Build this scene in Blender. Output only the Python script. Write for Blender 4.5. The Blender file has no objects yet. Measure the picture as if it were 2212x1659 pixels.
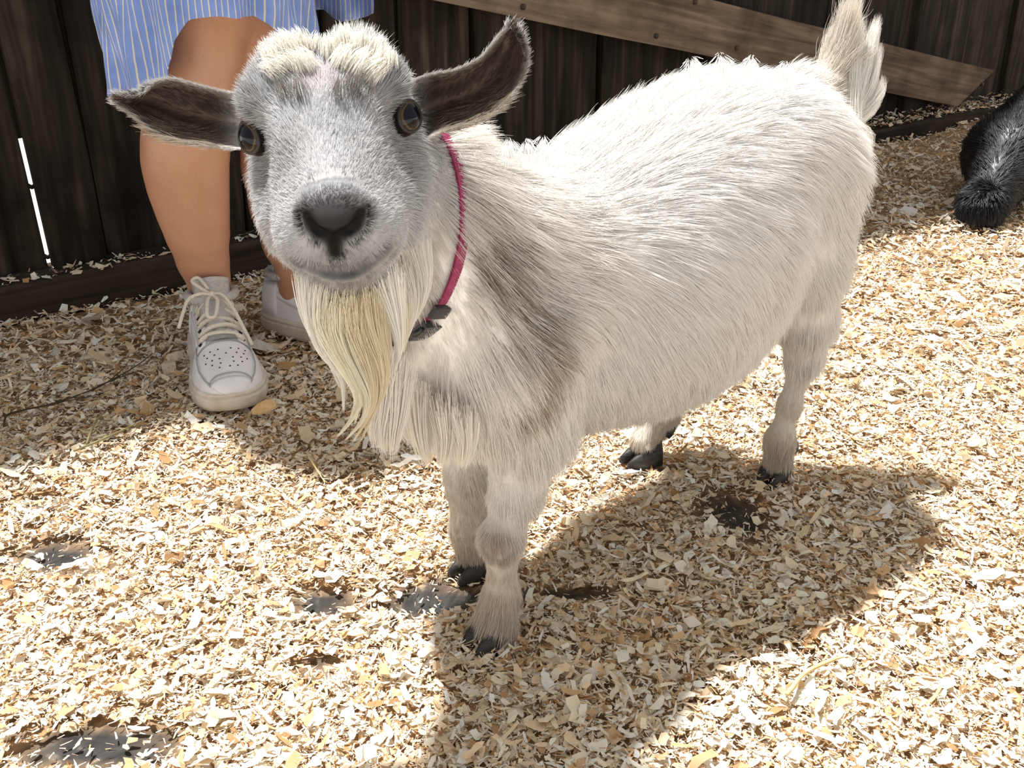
import bpy, math, random
import numpy as np
from mathutils import Vector, Matrix
from mathutils.kdtree import KDTree

rng = np.random.default_rng(7)
random.seed(7)
scn = bpy.context.scene
col = scn.collection

# ------------------------------------------------------------------ camera
CAM_H = 0.655
PITCH = math.radians(25.5)
FPX = 2200.0
cam_data = bpy.data.cameras.new('camera')
cam_data.sensor_width = 36.0
cam_data.lens = 36.0 * FPX / 2212.0
cam_data.clip_start = 0.02
cam = bpy.data.objects.new('camera', cam_data)
cam.location = (0, 0, CAM_H)
cam.rotation_euler = (math.pi / 2 - PITCH, 0, 0)
col.objects.link(cam)
scn.camera = cam

# ------------------------------------------------------------------ sky, sun, exposure
world = bpy.data.worlds.new('sky')
scn.world = world
world.use_nodes = True
wn = world.node_tree
bg = wn.nodes['Background']
bg.inputs['Color'].default_value = (0.99, 0.975, 0.955, 1)
bg.inputs['Strength'].default_value = 0.52
SUN_D = Vector((0.26, -0.29, -1.0)).normalized()
sun_data = bpy.data.lights.new('sun', 'SUN')
sun_data.energy = 6.8
sun_data.color = (1.0, 0.985, 0.965)
sun_data.angle = math.radians(3.0)
sun = bpy.data.objects.new('sun', sun_data)
sun.rotation_euler = SUN_D.to_track_quat('-Z', 'Y').to_euler()
sun.location = (0, 1, 6)
col.objects.link(sun)
scn.view_settings.view_transform = 'Standard'
scn.view_settings.look = 'None'
scn.view_settings.exposure = 0.44
scn.view_settings.gamma = 1.0
scn.view_settings.use_curve_mapping = False

# ------------------------------------------------------------------ pixel helpers
FW = np.array([0, math.cos(PITCH), -math.sin(PITCH)])
UP = np.array([0, math.sin(PITCH), math.cos(PITCH)])
RT = np.array([1.0, 0, 0])
CP = np.array([0, 0, CAM_H])


def ray(px, py):
    return FW + RT * (px - 1106) / FPX - UP * (py - 829.5) / FPX


def at(px, py, depth):
    return CP + ray(px, py) * depth


def ground(px, py, z=0.0):
    r = ray(px, py)
    return CP + r * ((z - CAM_H) / r[2])


def on_plane(px, py, o, n):
    r = ray(px, py)
    return CP + r * (((o - CP) @ n) / (r @ n))


def nrm(v):
    v = np.asarray(v, float)
    return v / (np.linalg.norm(v) + 1e-12)


def n3(p, f, seed=0, octs=2):
    r = np.random.default_rng(seed)
    out = np.zeros(len(p))
    amp = 1.0
    for o in range(octs):
        for k in range(4):
            d = r.normal(size=3)
            d /= np.linalg.norm(d)
            out += amp * np.sin((p @ d) * f * (0.7 + 0.6 * r.random()) * (1.9 ** o) + r.random() * 6.28 + 1.3 * np.sin((p @ r.normal(size=3)) * f * 0.6))
        amp *= 0.55
    return out / 4.0


# ------------------------------------------------------------------ object helpers
def mesh_obj(name, verts, faces, mat=None, parent=None, smooth=True):
    me = bpy.data.meshes.new(name)
    me.from_pydata([tuple(map(float, v)) for v in verts], [], [tuple(map(int, f)) for f in faces])
    if smooth:
        me.polygons.foreach_set('use_smooth', [True] * len(me.polygons))
    me.update()
    o = bpy.data.objects.new(name, me)
    col.objects.link(o)
    if mat:
        me.materials.append(mat)
    if parent:
        o.parent = parent
    return o


def fast_mesh(name, V, Q, colr=None, smooth=True):
    """V (n,3), Q (m,4) quads -> mesh with point colour attribute"""
    me = bpy.data.meshes.new(name)
    me.vertices.add(len(V))
    me.vertices.foreach_set('co', np.ascontiguousarray(V, dtype=np.float32).ravel())
    me.loops.add(Q.size)
    me.loops.foreach_set('vertex_index', np.ascontiguousarray(Q, dtype=np.int32).ravel())
    me.polygons.add(len(Q))
    me.polygons.foreach_set('loop_start', np.arange(0, Q.size, Q.shape[1], dtype=np.int32))
    me.update(calc_edges=True)
    me.polygons.foreach_set('use_smooth', np.full(len(Q), smooth))
    if colr is not None:
        a = me.attributes.new('tint', 'FLOAT_COLOR', 'POINT')
        c4 = np.ones((len(V), 4), np.float32)
        c4[:, :3] = colr
        a.data.foreach_set('color', c4.ravel())
    me.validate()
    me.update()
    return me


def tag(o, label=None, cat=None, group=None, kind=None):
    if label:
        o['label'] = label
    if cat:
        o['category'] = cat
    if group:
        o['group'] = group
    if kind:
        o['kind'] = kind
    return o


def empty(name, loc=(0, 0, 0), rz=0.0):
    o = bpy.data.objects.new(name, None)
    o.empty_display_size = 0.05
    o.location = tuple(map(float, loc))
    o.rotation_euler = (0, 0, rz)
    col.objects.link(o)
    return o


def tube(path, radii, n=8, caps=True):
    """verts, faces of a tube along path"""
    P = np.asarray(path, float)
    m = len(P)
    if np.isscalar(radii):
        radii = [radii] * m
    V, Fc = [], []
    t0 = nrm(P[1] - P[0])
    a = np.array([0, 0, 1.0]) if abs(t0[2]) < 0.9 else np.array([1.0, 0, 0])
    e1 = nrm(np.cross(t0, a))
    for i in range(m):
        t = nrm(P[min(i + 1, m - 1)] - P[max(i - 1, 0)])
        e1 = nrm(e1 - t * (e1 @ t))
        e2 = np.cross(t, e1)
        for k in range(n):
            an = 2 * math.pi * k / n
            V.append(P[i] + radii[i] * (math.cos(an) * e1 + math.sin(an) * e2))
    for i in range(m - 1):
        for k in range(n):
            k2 = (k + 1) % n
            Fc.append((i * n + k, i * n + k2, (i + 1) * n + k2, (i + 1) * n + k))
    if caps:
        Fc.append(tuple(range(n - 1, -1, -1)))
        Fc.append(tuple((m - 1) * n + k for k in range(n)))
    return V, Fc


def spline(pts, n):
    """Catmull-Rom resample"""
    P = np.asarray(pts, float)
    if len(P) == 2:
        return np.array([P[0] + (P[1] - P[0]) * t for t in np.linspace(0, 1, n)])
    Pe = np.vstack([2 * P[0] - P[1], P, 2 * P[-1] - P[-2]])
    out = []
    for t in np.linspace(0, len(P) - 1 - 1e-9, n):
        i = int(t)
        u = t - i
        p0, p1, p2, p3 = Pe[i], Pe[i + 1], Pe[i + 2], Pe[i + 3]
        out.append(0.5 * ((2 * p1) + (-p0 + p2) * u + (2 * p0 - 5 * p1 + 4 * p2 - p3) * u * u + (-p0 + 3 * p1 - 3 * p2 + p3) * u ** 3))
    return np.array(out)


# ------------------------------------------------------------------ implicit surface helper (one continuous skin)
class Field:
    def __init__(self, lo, hi, h):
        self.lo = np.asarray(lo, float)
        self.h = h
        self.n = np.ceil((np.asarray(hi) - self.lo) / h).astype(int) + 1
        self.D = np.full(self.n, 1.0, np.float32)

    def box(self, lo, hi, pad):
        i0 = np.maximum(np.floor((np.asarray(lo) - pad - self.lo) / self.h).astype(int), 0)
        i1 = np.minimum(np.ceil((np.asarray(hi) + pad - self.lo) / self.h).astype(int) + 1, self.n)
        sl = tuple(slice(a, b) for a, b in zip(i0, i1))
        X = (self.lo[0] + self.h * np.arange(i0[0], i1[0], dtype=np.float32))[:, None, None].astype(np.float32)
        Y = (self.lo[1] + self.h * np.arange(i0[1], i1[1], dtype=np.float32))[None, :, None].astype(np.float32)
        Z = (self.lo[2] + self.h * np.arange(i0[2], i1[2], dtype=np.float32))[None, None, :].astype(np.float32)
        return sl, X, Y, Z

    def blend(self, sl, f, k, sub=False):
        d = self.D[sl]
        f = f.astype(np.float32)
        if sub:
            f = -f
            hh = np.maximum(k - np.abs(d - f), 0) / k
            self.D[sl] = np.maximum(d, f) + hh * hh * k * 0.25
        else:
            hh = np.maximum(k - np.abs(d - f), 0) / k
            self.D[sl] = np.minimum(d, f) - hh * hh * k * 0.25

    def cone(self, a, ra, b, rb, k=0.02, sub=False):
        a = np.asarray(a, float)
        b = np.asarray(b, float)
        lo = np.minimum(a - ra, b - rb)
        hi = np.maximum(a + ra, b + rb)
        sl, X, Y, Z = self.box(lo, hi, k + 3 * self.h)
        ab = b - a
        L2 = float(ab @ ab) + 1e-12
        t = np.clip(((X - a[0]) * ab[0] + (Y - a[1]) * ab[1] + (Z - a[2]) * ab[2]) / L2, 0, 1)
        d = np.sqrt((X - a[0] - t * ab[0]) ** 2 + (Y - a[1] - t * ab[1]) ** 2 + (Z - a[2] - t * ab[2]) ** 2)
        self.blend(sl, d - (ra + t * (rb - ra)), k, sub)

    def chain(self, pts, rad, k=0.02):
        for i in range(len(pts) - 1):
            self.cone(pts[i], rad[i], pts[i + 1], rad[i + 1], k)

    def ell(self, c, M, r, k=0.02, sub=False):
        """ellipsoid, M rows = axes"""
        c = np.asarray(c, float)
        r = np.asarray(r, float)
        M = np.asarray(M, float)
        ext = np.sqrt(((M * r[:, None]) ** 2).sum(0))
        sl, X, Y, Z = self.box(c - ext, c + ext, k + 3 * self.h)
        s = 0
        for q in range(3):
            s = s + (((X - c[0]) * M[q, 0] + (Y - c[1]) * M[q, 1] + (Z - c[2]) * M[q, 2]) / r[q]) ** 2
        self.blend(sl, (np.sqrt(s) - 1) * r.min(), k, sub)

    def loft(self, o, ax, sd, upv, S, k=0.02, ex=2.0, lo=None, hi=None, lean=0.0):
        """S rows: s, halfwidth, top, bottom, measured in the frame (ax, sd, upv) at o"""
        S = np.asarray(S, float)
        o = np.asarray(o, float)
        sl, X, Y, Z = self.box(lo, hi, 0.0)
        s = (X - o[0]) * ax[0] + (Y - o[1]) * ax[1] + (Z - o[2]) * ax[2]
        w = (X - o[0]) * sd[0] + (Y - o[1]) * sd[1] + (Z - o[2]) * sd[2]
        u = (X - o[0]) * upv[0] + (Y - o[1]) * upv[1] + (Z - o[2]) * upv[2]
        sc = np.clip(s, S[0, 0], S[-1, 0])
        xs = np.linspace(S[0, 0], S[-1, 0], 160)

        def smooth_tab(c):
            y = np.interp(xs, S[:, 0], S[:, c])
            ker = np.hanning(15)
            ker /= ker.sum()
            yp = np.pad(y, 7, mode='edge')
            return np.convolve(yp, ker, mode='valid')
        hw = np.interp(sc, xs, smooth_tab(1))
        tp = np.interp(sc, xs, smooth_tab(2))
        bt = np.interp(sc, xs, smooth_tab(3))
        uc = 0.5 * (tp + bt)
        hu = 0.5 * (tp - bt)
        q = (np.abs(w / hw) ** ex + np.abs((u - uc) / hu) ** ex) ** (1.0 / ex)
        d = (q - 1) * np.minimum(hw, hu)
        over = np.maximum(np.maximum(S[0, 0] - s, s - S[-1, 0]), 0)
        d = np.where(over > 0, np.sqrt(np.maximum(d, 0) ** 2 + over ** 2), d)
        self.blend(sl, d, k)

    def mesh(self):
        D, h = self.D, self.h
        s = D < 0
        nx, ny, nz = D.shape
        cnt = np.zeros((nx - 1, ny - 1, nz - 1), np.uint8)
        for i in (0, 1):
            for j in (0, 1):
                for k in (0, 1):
                    cnt += s[i:nx - 1 + i, j:ny - 1 + j, k:nz - 1 + k]
        m = (cnt > 0) & (cnt < 8)
        cells = np.argwhere(m)
        idx = np.full(m.shape, -1, np.int32)
        idx[m] = np.arange(len(cells))
        acc = np.zeros((len(cells), 3))
        num = np.zeros(len(cells))
        cor = {}
        for i in (0, 1):
            for j in (0, 1):
                for k in (0, 1):
                    cor[(i, j, k)] = D[cells[:, 0] + i, cells[:, 1] + j, cells[:, 2] + k].astype(float)
        for a in cor:
            for ax in range(3):
                if a[ax] == 0:
                    b = list(a)
                    b[ax] = 1
                    da, db = cor[a], cor[tuple(b)]
                    x = (da < 0) != (db < 0)
                    t = np.where(x, da / np.where(da == db, 1, da - db), 0)
                    p = np.zeros((len(cells), 3)) + np.array(a)
                    p[:, ax] += t
                    acc += p * x[:, None]
                    num += x
        V = (cells + acc / num[:, None]) * h + self.lo
        Q = []
        for ax in range(3):
            o1, o2 = [(1, 2), (2, 0), (0, 1)][ax]
            sa = [slice(None)] * 3
            sb = [slice(None)] * 3
            sa[ax] = slice(0, -1)
            sb[ax] = slice(1, None)
            A, B = s[tuple(sa)], s[tuple(sb)]
            e = np.argwhere(A != B)
            e = e[(e[:, o1] > 0) & (e[:, o2] > 0) & (e[:, o1] < D.shape[o1] - 1) & (e[:, o2] < D.shape[o2] - 1)]
            fl = A[e[:, 0], e[:, 1], e[:, 2]]

            def cell(d1, d2):
                c = e.copy()
                c[:, o1] += d1
                c[:, o2] += d2
                return idx[c[:, 0], c[:, 1], c[:, 2]]
            q = np.stack([cell(-1, -1), cell(0, -1), cell(0, 0), cell(-1, 0)], 1)
            q[~fl] = q[~fl][:, ::-1]
            Q.append(q)
        return V, np.concatenate(Q)


def vnormals(V, Q):
    N = np.zeros_like(V)
    fn = np.cross(V[Q[:, 2]] - V[Q[:, 0]], V[Q[:, 3]] - V[Q[:, 1]])
    for k in range(4):
        for c in range(3):
            N[:, c] += np.bincount(Q[:, k], fn[:, c], len(V))
    return N / (np.linalg.norm(N, axis=1, keepdims=True) + 1e-12)


# ------------------------------------------------------------------ hair helper
def hair_obj(name, P, radius, colr, mat, parent=None):
    """P (n,m,3) strands, radius (n,m), colr (n,3)"""
    n, m = P.shape[:2]
    c = bpy.data.hair_curves.new(name)
    c.add_curves([m] * n)
    c.points.foreach_set('position', np.ascontiguousarray(P, dtype=np.float32).ravel())
    ra = c.attributes.get('radius') or c.attributes.new('radius', 'FLOAT', 'POINT')
    ra.data.foreach_set('value', np.ascontiguousarray(radius, dtype=np.float32).ravel())
    ca = c.attributes.new('tint', 'FLOAT_COLOR', 'CURVE')
    c4 = np.ones((n, 4), np.float32)
    c4[:, :3] = colr
    ca.data.foreach_set('color', c4.ravel())
    c.materials.append(mat)
    o = bpy.data.objects.new(name, c)
    col.objects.link(o)
    if parent:
        o.parent = parent
    return o


def sample_surface(V, Q, N, weight_v, count):
    fw = weight_v[Q].mean(1)
    ar = np.linalg.norm(np.cross(V[Q[:, 2]] - V[Q[:, 0]], V[Q[:, 3]] - V[Q[:, 1]]), axis=1) * 0.5
    cw = np.cumsum(ar * fw)
    f = np.searchsorted(cw, rng.random(count) * cw[-1])
    u = rng.random((count, 1))
    v = rng.random((count, 1))
    q = Q[f]
    w = [(1 - u) * (1 - v), u * (1 - v), u * v, (1 - u) * v]
    p = sum(w[k] * V[q[:, k]] for k in range(4))
    n = sum(w[k] * N[q[:, k]] for k in range(4))
    n /= np.linalg.norm(n, axis=1, keepdims=True) + 1e-12
    return p, n


def guide_field(p, G, sig=0.045):
    """G list of (pos3, dir3, length, lift, local sigma or None)"""
    gp = np.array([g[0] for g in G], float)
    gd = np.array([nrm(g[1]) for g in G], float)
    gl = np.array([[g[2], g[3]] for g in G], float)
    gs = np.array([g[4] if len(g) > 4 else sig for g in G], float)
    D = np.zeros((len(p), 3))
    L = np.zeros((len(p), 2))
    for i in range(0, len(p), 20000):
        q = p[i:i + 20000]
        d2 = ((q[:, None, :] - gp[None]) ** 2).sum(2) / gs[None] ** 2
        w = np.exp(-0.5 * np.minimum(d2, 60)) / gs[None] + 1e-9 / (1 + d2)
        w /= w.sum(1, keepdims=True)
        D[i:i + 20000] = w @ gd
        L[i:i + 20000] = w @ gl
    return D, L


def grow(p, n, d, length, lift, m=6, clump=0.5, clump_n=4000, droop=0.25, wig=0.12, seed=1):
    r = np.random.default_rng(seed)
    N = len(p)
    d = d - n * (d * n).sum(1, keepdims=True)
    d /= np.linalg.norm(d, axis=1, keepdims=True) + 1e-9
    jit = r.normal(size=(N, 3)) * wig
    d0 = d + n * lift[:, None] + jit
    d0 /= np.linalg.norm(d0, axis=1, keepdims=True) + 1e-9
    length = length * (0.7 + 0.6 * r.random(N))
    step = length / (m - 1)
    P = np.zeros((N, m, 3))
    P[:, 0] = p - n * 0.001
    cur = d0.copy()
    for k in range(1, m):
        P[:, k] = P[:, k - 1] + cur * step[:, None]
        cur = cur - n * (0.35 * lift[:, None] * 1.6 / (m - 1))
        cur[:, 2] -= droop / (m - 1)
        cur = cur + r.normal(size=(N, 3)) * wig * 0.25
        cur /= np.linalg.norm(cur, axis=1, keepdims=True) + 1e-9
    if clump > 0 and clump_n > 0:
        ci = r.choice(N, min(clump_n, N), replace=False)
        kd = KDTree(len(ci))
        for j, i in enumerate(ci):
            kd.insert(p[i], j)
        kd.balance()
        near = np.array([ci[kd.find(q)[1]] for q in p])
        rel = P[near] - P[near][:, :1] + p[near][:, None]
        sc = (length / np.maximum(length[near], 1e-6))[:, None, None]
        tgt = P[near][:, :1] + (P[near] - P[near][:, :1]) * sc
        w = (np.linspace(0, 1, m) ** 1.4)[None, :, None] * clump * (0.5 + 0.5 * r.random((N, 1, 1)))
        P = P * (1 - w) + tgt * w
    return P


# ------------------------------------------------------------------ materials
def mat_base(name):
    m = bpy.data.materials.new(name)
    m.use_nodes = True
    nt = m.node_tree
    b = nt.nodes['Principled BSDF']
    return m, nt, b


def L(nt, a, ao, b, bi):
    nt.links.new(a.outputs[ao], b.inputs[bi])


def ramp(nt, stops):
    r = nt.nodes.new('ShaderNodeValToRGB')
    e = r.color_ramp.elements
    e[0].position, e[0].color = stops[0][0], (*stops[0][1], 1)
    e[1].position, e[1].color = stops[-1][0], (*stops[-1][1], 1)
    for p, c in stops[1:-1]:
        x = e.new(p)
        x.color = (*c, 1)
    return r


def noise_mat(name, stops, scale=10.0, detail=6.0, rough=0.8, stretch=(1, 1, 1), bump=0.0, spec=0.3, coord='Object', distort=0.0):
    m, nt, b = mat_base(name)
    tc = nt.nodes.new('ShaderNodeTexCoord')
    mp = nt.nodes.new('ShaderNodeMapping')
    mp.inputs['Scale'].default_value = stretch
    L(nt, tc, coord, mp, 'Vector')
    nz = nt.nodes.new('ShaderNodeTexNoise')
    nz.inputs['Scale'].default_value = scale
    nz.inputs['Detail'].default_value = detail
    nz.inputs['Distortion'].default_value = distort
    L(nt, mp, 'Vector', nz, 'Vector')
    r = ramp(nt, stops)
    L(nt, nz, 'Fac', r, 'Fac')
    L(nt, r, 'Color', b, 'Base Color')
    b.inputs['Roughness'].default_value = rough
    b.inputs['Specular IOR Level'].default_value = spec
    if bump:
        bp = nt.nodes.new('ShaderNodeBump')
        bp.inputs['Strength'].default_value = bump
        bp.inputs['Distance'].default_value = 0.004
        L(nt, nz, 'Fac', bp, 'Height')
        L(nt, bp, 'Normal', b, 'Normal')
    return m


def wood_mat(name, dark, mid, light, seed=0.0, rough=0.85, knots=True):
    """grain runs along object Z; object info random shifts each board"""
    m, nt, b = mat_base(name)
    tc = nt.nodes.new('ShaderNodeTexCoord')
    oi = nt.nodes.new('ShaderNodeObjectInfo')
    mul = nt.nodes.new('ShaderNodeVectorMath')
    mul.operation = 'SCALE'
    mul.inputs[0].default_value = (13.7, 7.1, 31.3)
    L(nt, oi, 'Random', mul, 'Scale')
    add = nt.nodes.new('ShaderNodeVectorMath')
    L(nt, tc, 'Object', add, 0)
    L(nt, mul, 'Vector', add, 1)
    mp = nt.nodes.new('ShaderNodeMapping')
    mp.inputs['Scale'].default_value = (14, 14, 0.9)
    L(nt, add, 'Vector', mp, 'Vector')
    n1 = nt.nodes.new('ShaderNodeTexNoise')
    n1.inputs['Scale'].default_value = 4.0
    n1.inputs['Detail'].default_value = 8
    n1.inputs['Distortion'].default_value = 0.6
    L(nt, mp, 'Vector', n1, 'Vector')
    n2 = nt.nodes.new('ShaderNodeTexNoise')
    n2.inputs['Scale'].default_value = 9.0
    n2.inputs['Detail'].default_value = 5
    L(nt, add, 'Vector', n2, 'Vector')
    r = ramp(nt, [(0.3, dark), (0.52, mid), (0.75, light)])
    L(nt, n1, 'Fac', r, 'Fac')
    r2 = ramp(nt, [(0.33, (0.30, 0.29, 0.28)), (0.55, (1, 1, 1))])
    L(nt, n2, 'Fac', r2, 'Fac')
    mx = nt.nodes.new('ShaderNodeMix')
    mx.data_type = 'RGBA'
    mx.blend_type = 'MULTIPLY'
    mx.inputs['Factor'].default_value = 0.75 if knots else 0.35
    L(nt, r, 'Color', mx, 6)
    L(nt, r2, 'Color', mx, 7)
    # boards differ in tone
    hs = nt.nodes.new('ShaderNodeHueSaturation')
    mr = nt.nodes.new('ShaderNodeMapRange')
    mr.inputs['To Min'].default_value = 0.7
    mr.inputs['To Max'].default_value = 1.35
    L(nt, oi, 'Random', mr, 'Value')
    L(nt, mr, 'Result', hs, 'Value')
    L(nt, mx, 2, hs, 'Color')
    L(nt, hs, 'Color', b, 'Base Color')
    b.inputs['Roughness'].default_value = rough
    b.inputs['Specular IOR Level'].default_value = 0.2
    bp = nt.nodes.new('ShaderNodeBump')
    bp.inputs['Strength'].default_value = 0.5
    bp.inputs['Distance'].default_value = 0.003
    L(nt, n1, 'Fac', bp, 'Height')
    L(nt, bp, 'Normal', b, 'Normal')
    return m


def tint_mat(name, rough=0.7, spec=0.3, transl=0.0, gloss=0.0, mult=(1, 1, 1), sss=0.0):
    """colour from the 'tint' attribute"""
    m, nt, b = mat_base(name)
    at_ = nt.nodes.new('ShaderNodeAttribute')
    at_.attribute_name = 'tint'
    b.inputs['Roughness'].default_value = rough
    b.inputs['Specular IOR Level'].default_value = spec
    L(nt, at_, 'Color', b, 'Base Color')
    if transl > 0:
        tr = nt.nodes.new('ShaderNodeBsdfTranslucent')
        L(nt, at_, 'Color', tr, 'Color')
        mx = nt.nodes.new('ShaderNodeMixShader')
        mx.inputs['Fac'].default_value = transl
        L(nt, b, 'BSDF', mx, 1)
        L(nt, tr, 'BSDF', mx, 2)
        out = nt.nodes['Material Output']
        L(nt, mx, 'Shader', out, 'Surface')
    return m


M = {}
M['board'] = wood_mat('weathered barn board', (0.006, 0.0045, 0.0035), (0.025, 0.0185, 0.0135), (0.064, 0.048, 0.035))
M['brace'] = wood_mat('brace wood', (0.075, 0.052, 0.036), (0.155, 0.112, 0.078), (0.24, 0.18, 0.13), knots=True)
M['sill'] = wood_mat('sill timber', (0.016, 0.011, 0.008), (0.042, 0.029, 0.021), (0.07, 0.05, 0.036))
M['fur'] = tint_mat('goat hair', rough=0.55, spec=0.25, transl=0.35)
M['skin'] = tint_mat('goat skin', rough=0.6, spec=0.1)
M['flake'] = tint_mat('wood shaving', rough=0.75, spec=0.2, transl=0.18)
M['feather'] = tint_mat('black plumage', rough=0.45, spec=0.5)
M['nail'] = noise_mat('rusty nail', [(0.3, (0.03, 0.018, 0.012)), (0.7, (0.07, 0.04, 0.025))], 60, rough=0.6)

# ------------------------------------------------------------------ floor and ground
FLOOR_Z = 0.0
WALL0 = ground(0, 719)
WALL1 = ground(1985, 318)
WT = nrm((WALL1 - WALL0) * np.array([1, 1, 0]))          # along the wall
WN = np.array([WT[1], -WT[0], 0.0])                       # out of the wall, into the pen
SILL_D = 0.055
BOARD0 = WALL0 - WN * SILL_D                              # face plane of the boards


def wall_tz(px, py, off=0.0):
    p = on_plane(px, py, BOARD0 + WN * off, WN)
    return float((p - BOARD0) @ WT), float(p[2])


def floor_h(x, y):
    p = np.stack([x, y, np.zeros_like(x)], 1)
    h = 0.004 * n3(p, 9.0, 3, 2) + 0.0022 * n3(p, 31.0, 4, 1)
    dw = (x - WALL0[0]) * WN[0] + (y - WALL0[1]) * WN[1]
    tt = (x - WALL0[0]) * WT[0] + (y - WALL0[1]) * WT[1]
    # shavings drift up against the sill, more so further along the wall
    h = h + np.clip(1 - dw / 0.40, 0, 1) ** 2 * (0.014 + 0.034 * np.clip((tt - 1.5) / 0.8, 0, 1) + 0.012 * np.sin(tt * 7.0) * np.clip(tt - 1.2, 0, 1))
    return h


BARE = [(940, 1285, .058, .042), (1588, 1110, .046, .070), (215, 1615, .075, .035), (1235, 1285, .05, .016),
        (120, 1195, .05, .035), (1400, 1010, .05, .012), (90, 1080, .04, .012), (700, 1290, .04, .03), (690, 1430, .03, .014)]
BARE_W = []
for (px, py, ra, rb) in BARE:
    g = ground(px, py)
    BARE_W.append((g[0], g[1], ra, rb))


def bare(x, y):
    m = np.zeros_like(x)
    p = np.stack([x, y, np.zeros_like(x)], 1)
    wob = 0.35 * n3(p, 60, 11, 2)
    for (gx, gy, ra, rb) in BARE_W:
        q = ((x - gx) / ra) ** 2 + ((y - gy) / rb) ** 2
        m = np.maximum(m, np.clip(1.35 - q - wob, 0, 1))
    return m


# pen floor: dark rubber mat under fine sawdust
gx = np.linspace(-2.2, 2.9, 206)
gy = np.linspace(0.0, 4.4, 178)
GX, GY = np.meshgrid(gx, gy, indexing='ij')
fx, fy = GX.ravel(), GY.ravel()
fz = floor_h(fx, fy) - 0.006
V = np.stack([fx, fy, fz], 1)
ii = np.arange(len(V)).reshape(GX.shape)
Q = np.stack([ii[:-1, :-1].ravel(), ii[1:, :-1].ravel(), ii[1:, 1:].ravel(), ii[:-1, 1:].ravel()], 1)
# the pen floor ends under the sill
_dw = (fx - WALL0[0]) * WN[0] + (fy - WALL0[1]) * WN[1]
_ok = _dw[Q].min(1) > -0.06
Q = Q[_ok]
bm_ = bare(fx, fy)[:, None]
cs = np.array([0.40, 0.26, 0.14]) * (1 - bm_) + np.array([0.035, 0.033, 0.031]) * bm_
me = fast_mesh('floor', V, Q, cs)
m_floor = tint_mat('sawdust over rubber mat', rough=0.8, spec=0.3)
nt = m_floor.node_tree
nz = nt.nodes.new('ShaderNodeTexNoise')
nz.inputs['Scale'].default_value = 220
nz.inputs['Detail'].default_value = 4
r_ = ramp(nt, [(0.35, (0.45, 0.42, 0.4)), (0.62, (1.1, 1.08, 1.05)), (0.72, (3.2, 3.0, 2.7))])
L(nt, nz, 'Fac', r_, 'Fac')
mx_ = nt.nodes.new('ShaderNodeMix')
mx_.data_type = 'RGBA'
mx_.blend_type = 'MULTIPLY'
mx_.inputs['Factor'].default_value = 1.0
att = [n for n in nt.nodes if n.type == 'ATTRIBUTE'][0]
L(nt, att, 'Color', mx_, 6)
L(nt, r_, 'Color', mx_, 7)
L(nt, mx_, 2, nt.nodes['Principled BSDF'], 'Base Color')
me.materials.append(m_floor)
o = bpy.data.objects.new('floor', me)
col.objects.link(o)
tag(o, 'pen floor of dark rubber mat under fine sawdust', None, None, 'structure')

# ground outside, seen through the gap in the boards
m_out = noise_mat('pale gravel yard', [(0.3, (0.78, 0.77, 0.74)), (0.7, (0.88, 0.87, 0.85))], 6, rough=0.9)
o = mesh_obj('ground_outside', [(-12, -6, -0.02), (14, -6, -0.02), (14, 16, -0.02), (-12, 16, -0.02)], [(0, 1, 2, 3)], m_out, smooth=False)
tag(o, 'pale sunlit yard beyond the board wall', None, None, 'structure')

# ------------------------------------------------------------------ board wall
wall = empty('wall_back', BOARD0)
wall.rotation_euler = (0, 0, math.atan2(WT[1], WT[0]))
tag(wall, 'barn wall of dark upright boards', None, None, 'structure')
# local frame of the wall: x along, y away from the pen, z up
WALL_H = 1.52


def board(name, x0t, x0b, x1t, x1b, z0, z1, y0, th, mat, parent, nseg=6, wob=0.003):
    """a slightly wavy plank; x0/x1 edges at top and bottom"""
    V, Fc = [], []
    cx = 0.25 * (x0t + x0b + x1t + x1b)
    r = random.Random(int(cx * 1e4) + int(z0 * 100))
    for i in range(nseg + 1):
        t = i / nseg
        z = z0 + (z1 - z0) * t
        a = x0b + (x0t - x0b) * t + r.uniform(-wob, wob)
        b = x1b + (x1t - x1b) * t + r.uniform(-wob, wob)
        e = min(0.004, (b - a) * 0.2)
        V += [(a - cx, y0 + e, z), (a + e - cx, y0, z), (b - e - cx, y0, z), (b - cx, y0 + e, z), (b - cx, y0 + th, z), (a - cx, y0 + th, z)]
    for i in range(nseg):
        for k in range(6):
            k2 = (k + 1) % 6
            Fc.append((i * 6 + k, i * 6 + k2, (i + 1) * 6 + k2, (i + 1) * 6 + k))
    Fc.append((5, 4, 3, 2, 1, 0))
    Fc.append(tuple(nseg * 6 + k for k in range(6)))
    o = mesh_obj(name, V, Fc, mat, parent, smooth=False)
    o.location = (cx, 0, 0)
    return o


def tx(px, py):
    return wall_tz(px, py)[0]


# board edges read off the wall: (pixel on the edge high up, pixel low down)
def edge(pa, pb):
    ta, za = wall_tz(*pa)
    tb, zb = wall_tz(*pb)
    s = (ta - tb) / (za - zb)
    s = max(-0.03, min(0.03, s))
    return (0.5 * (ta + tb) + s * (WALL_H - 0.5 * (za + zb)), 0.5 * (ta + tb) + s * (0 - 0.5 * (za + zb)))


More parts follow.
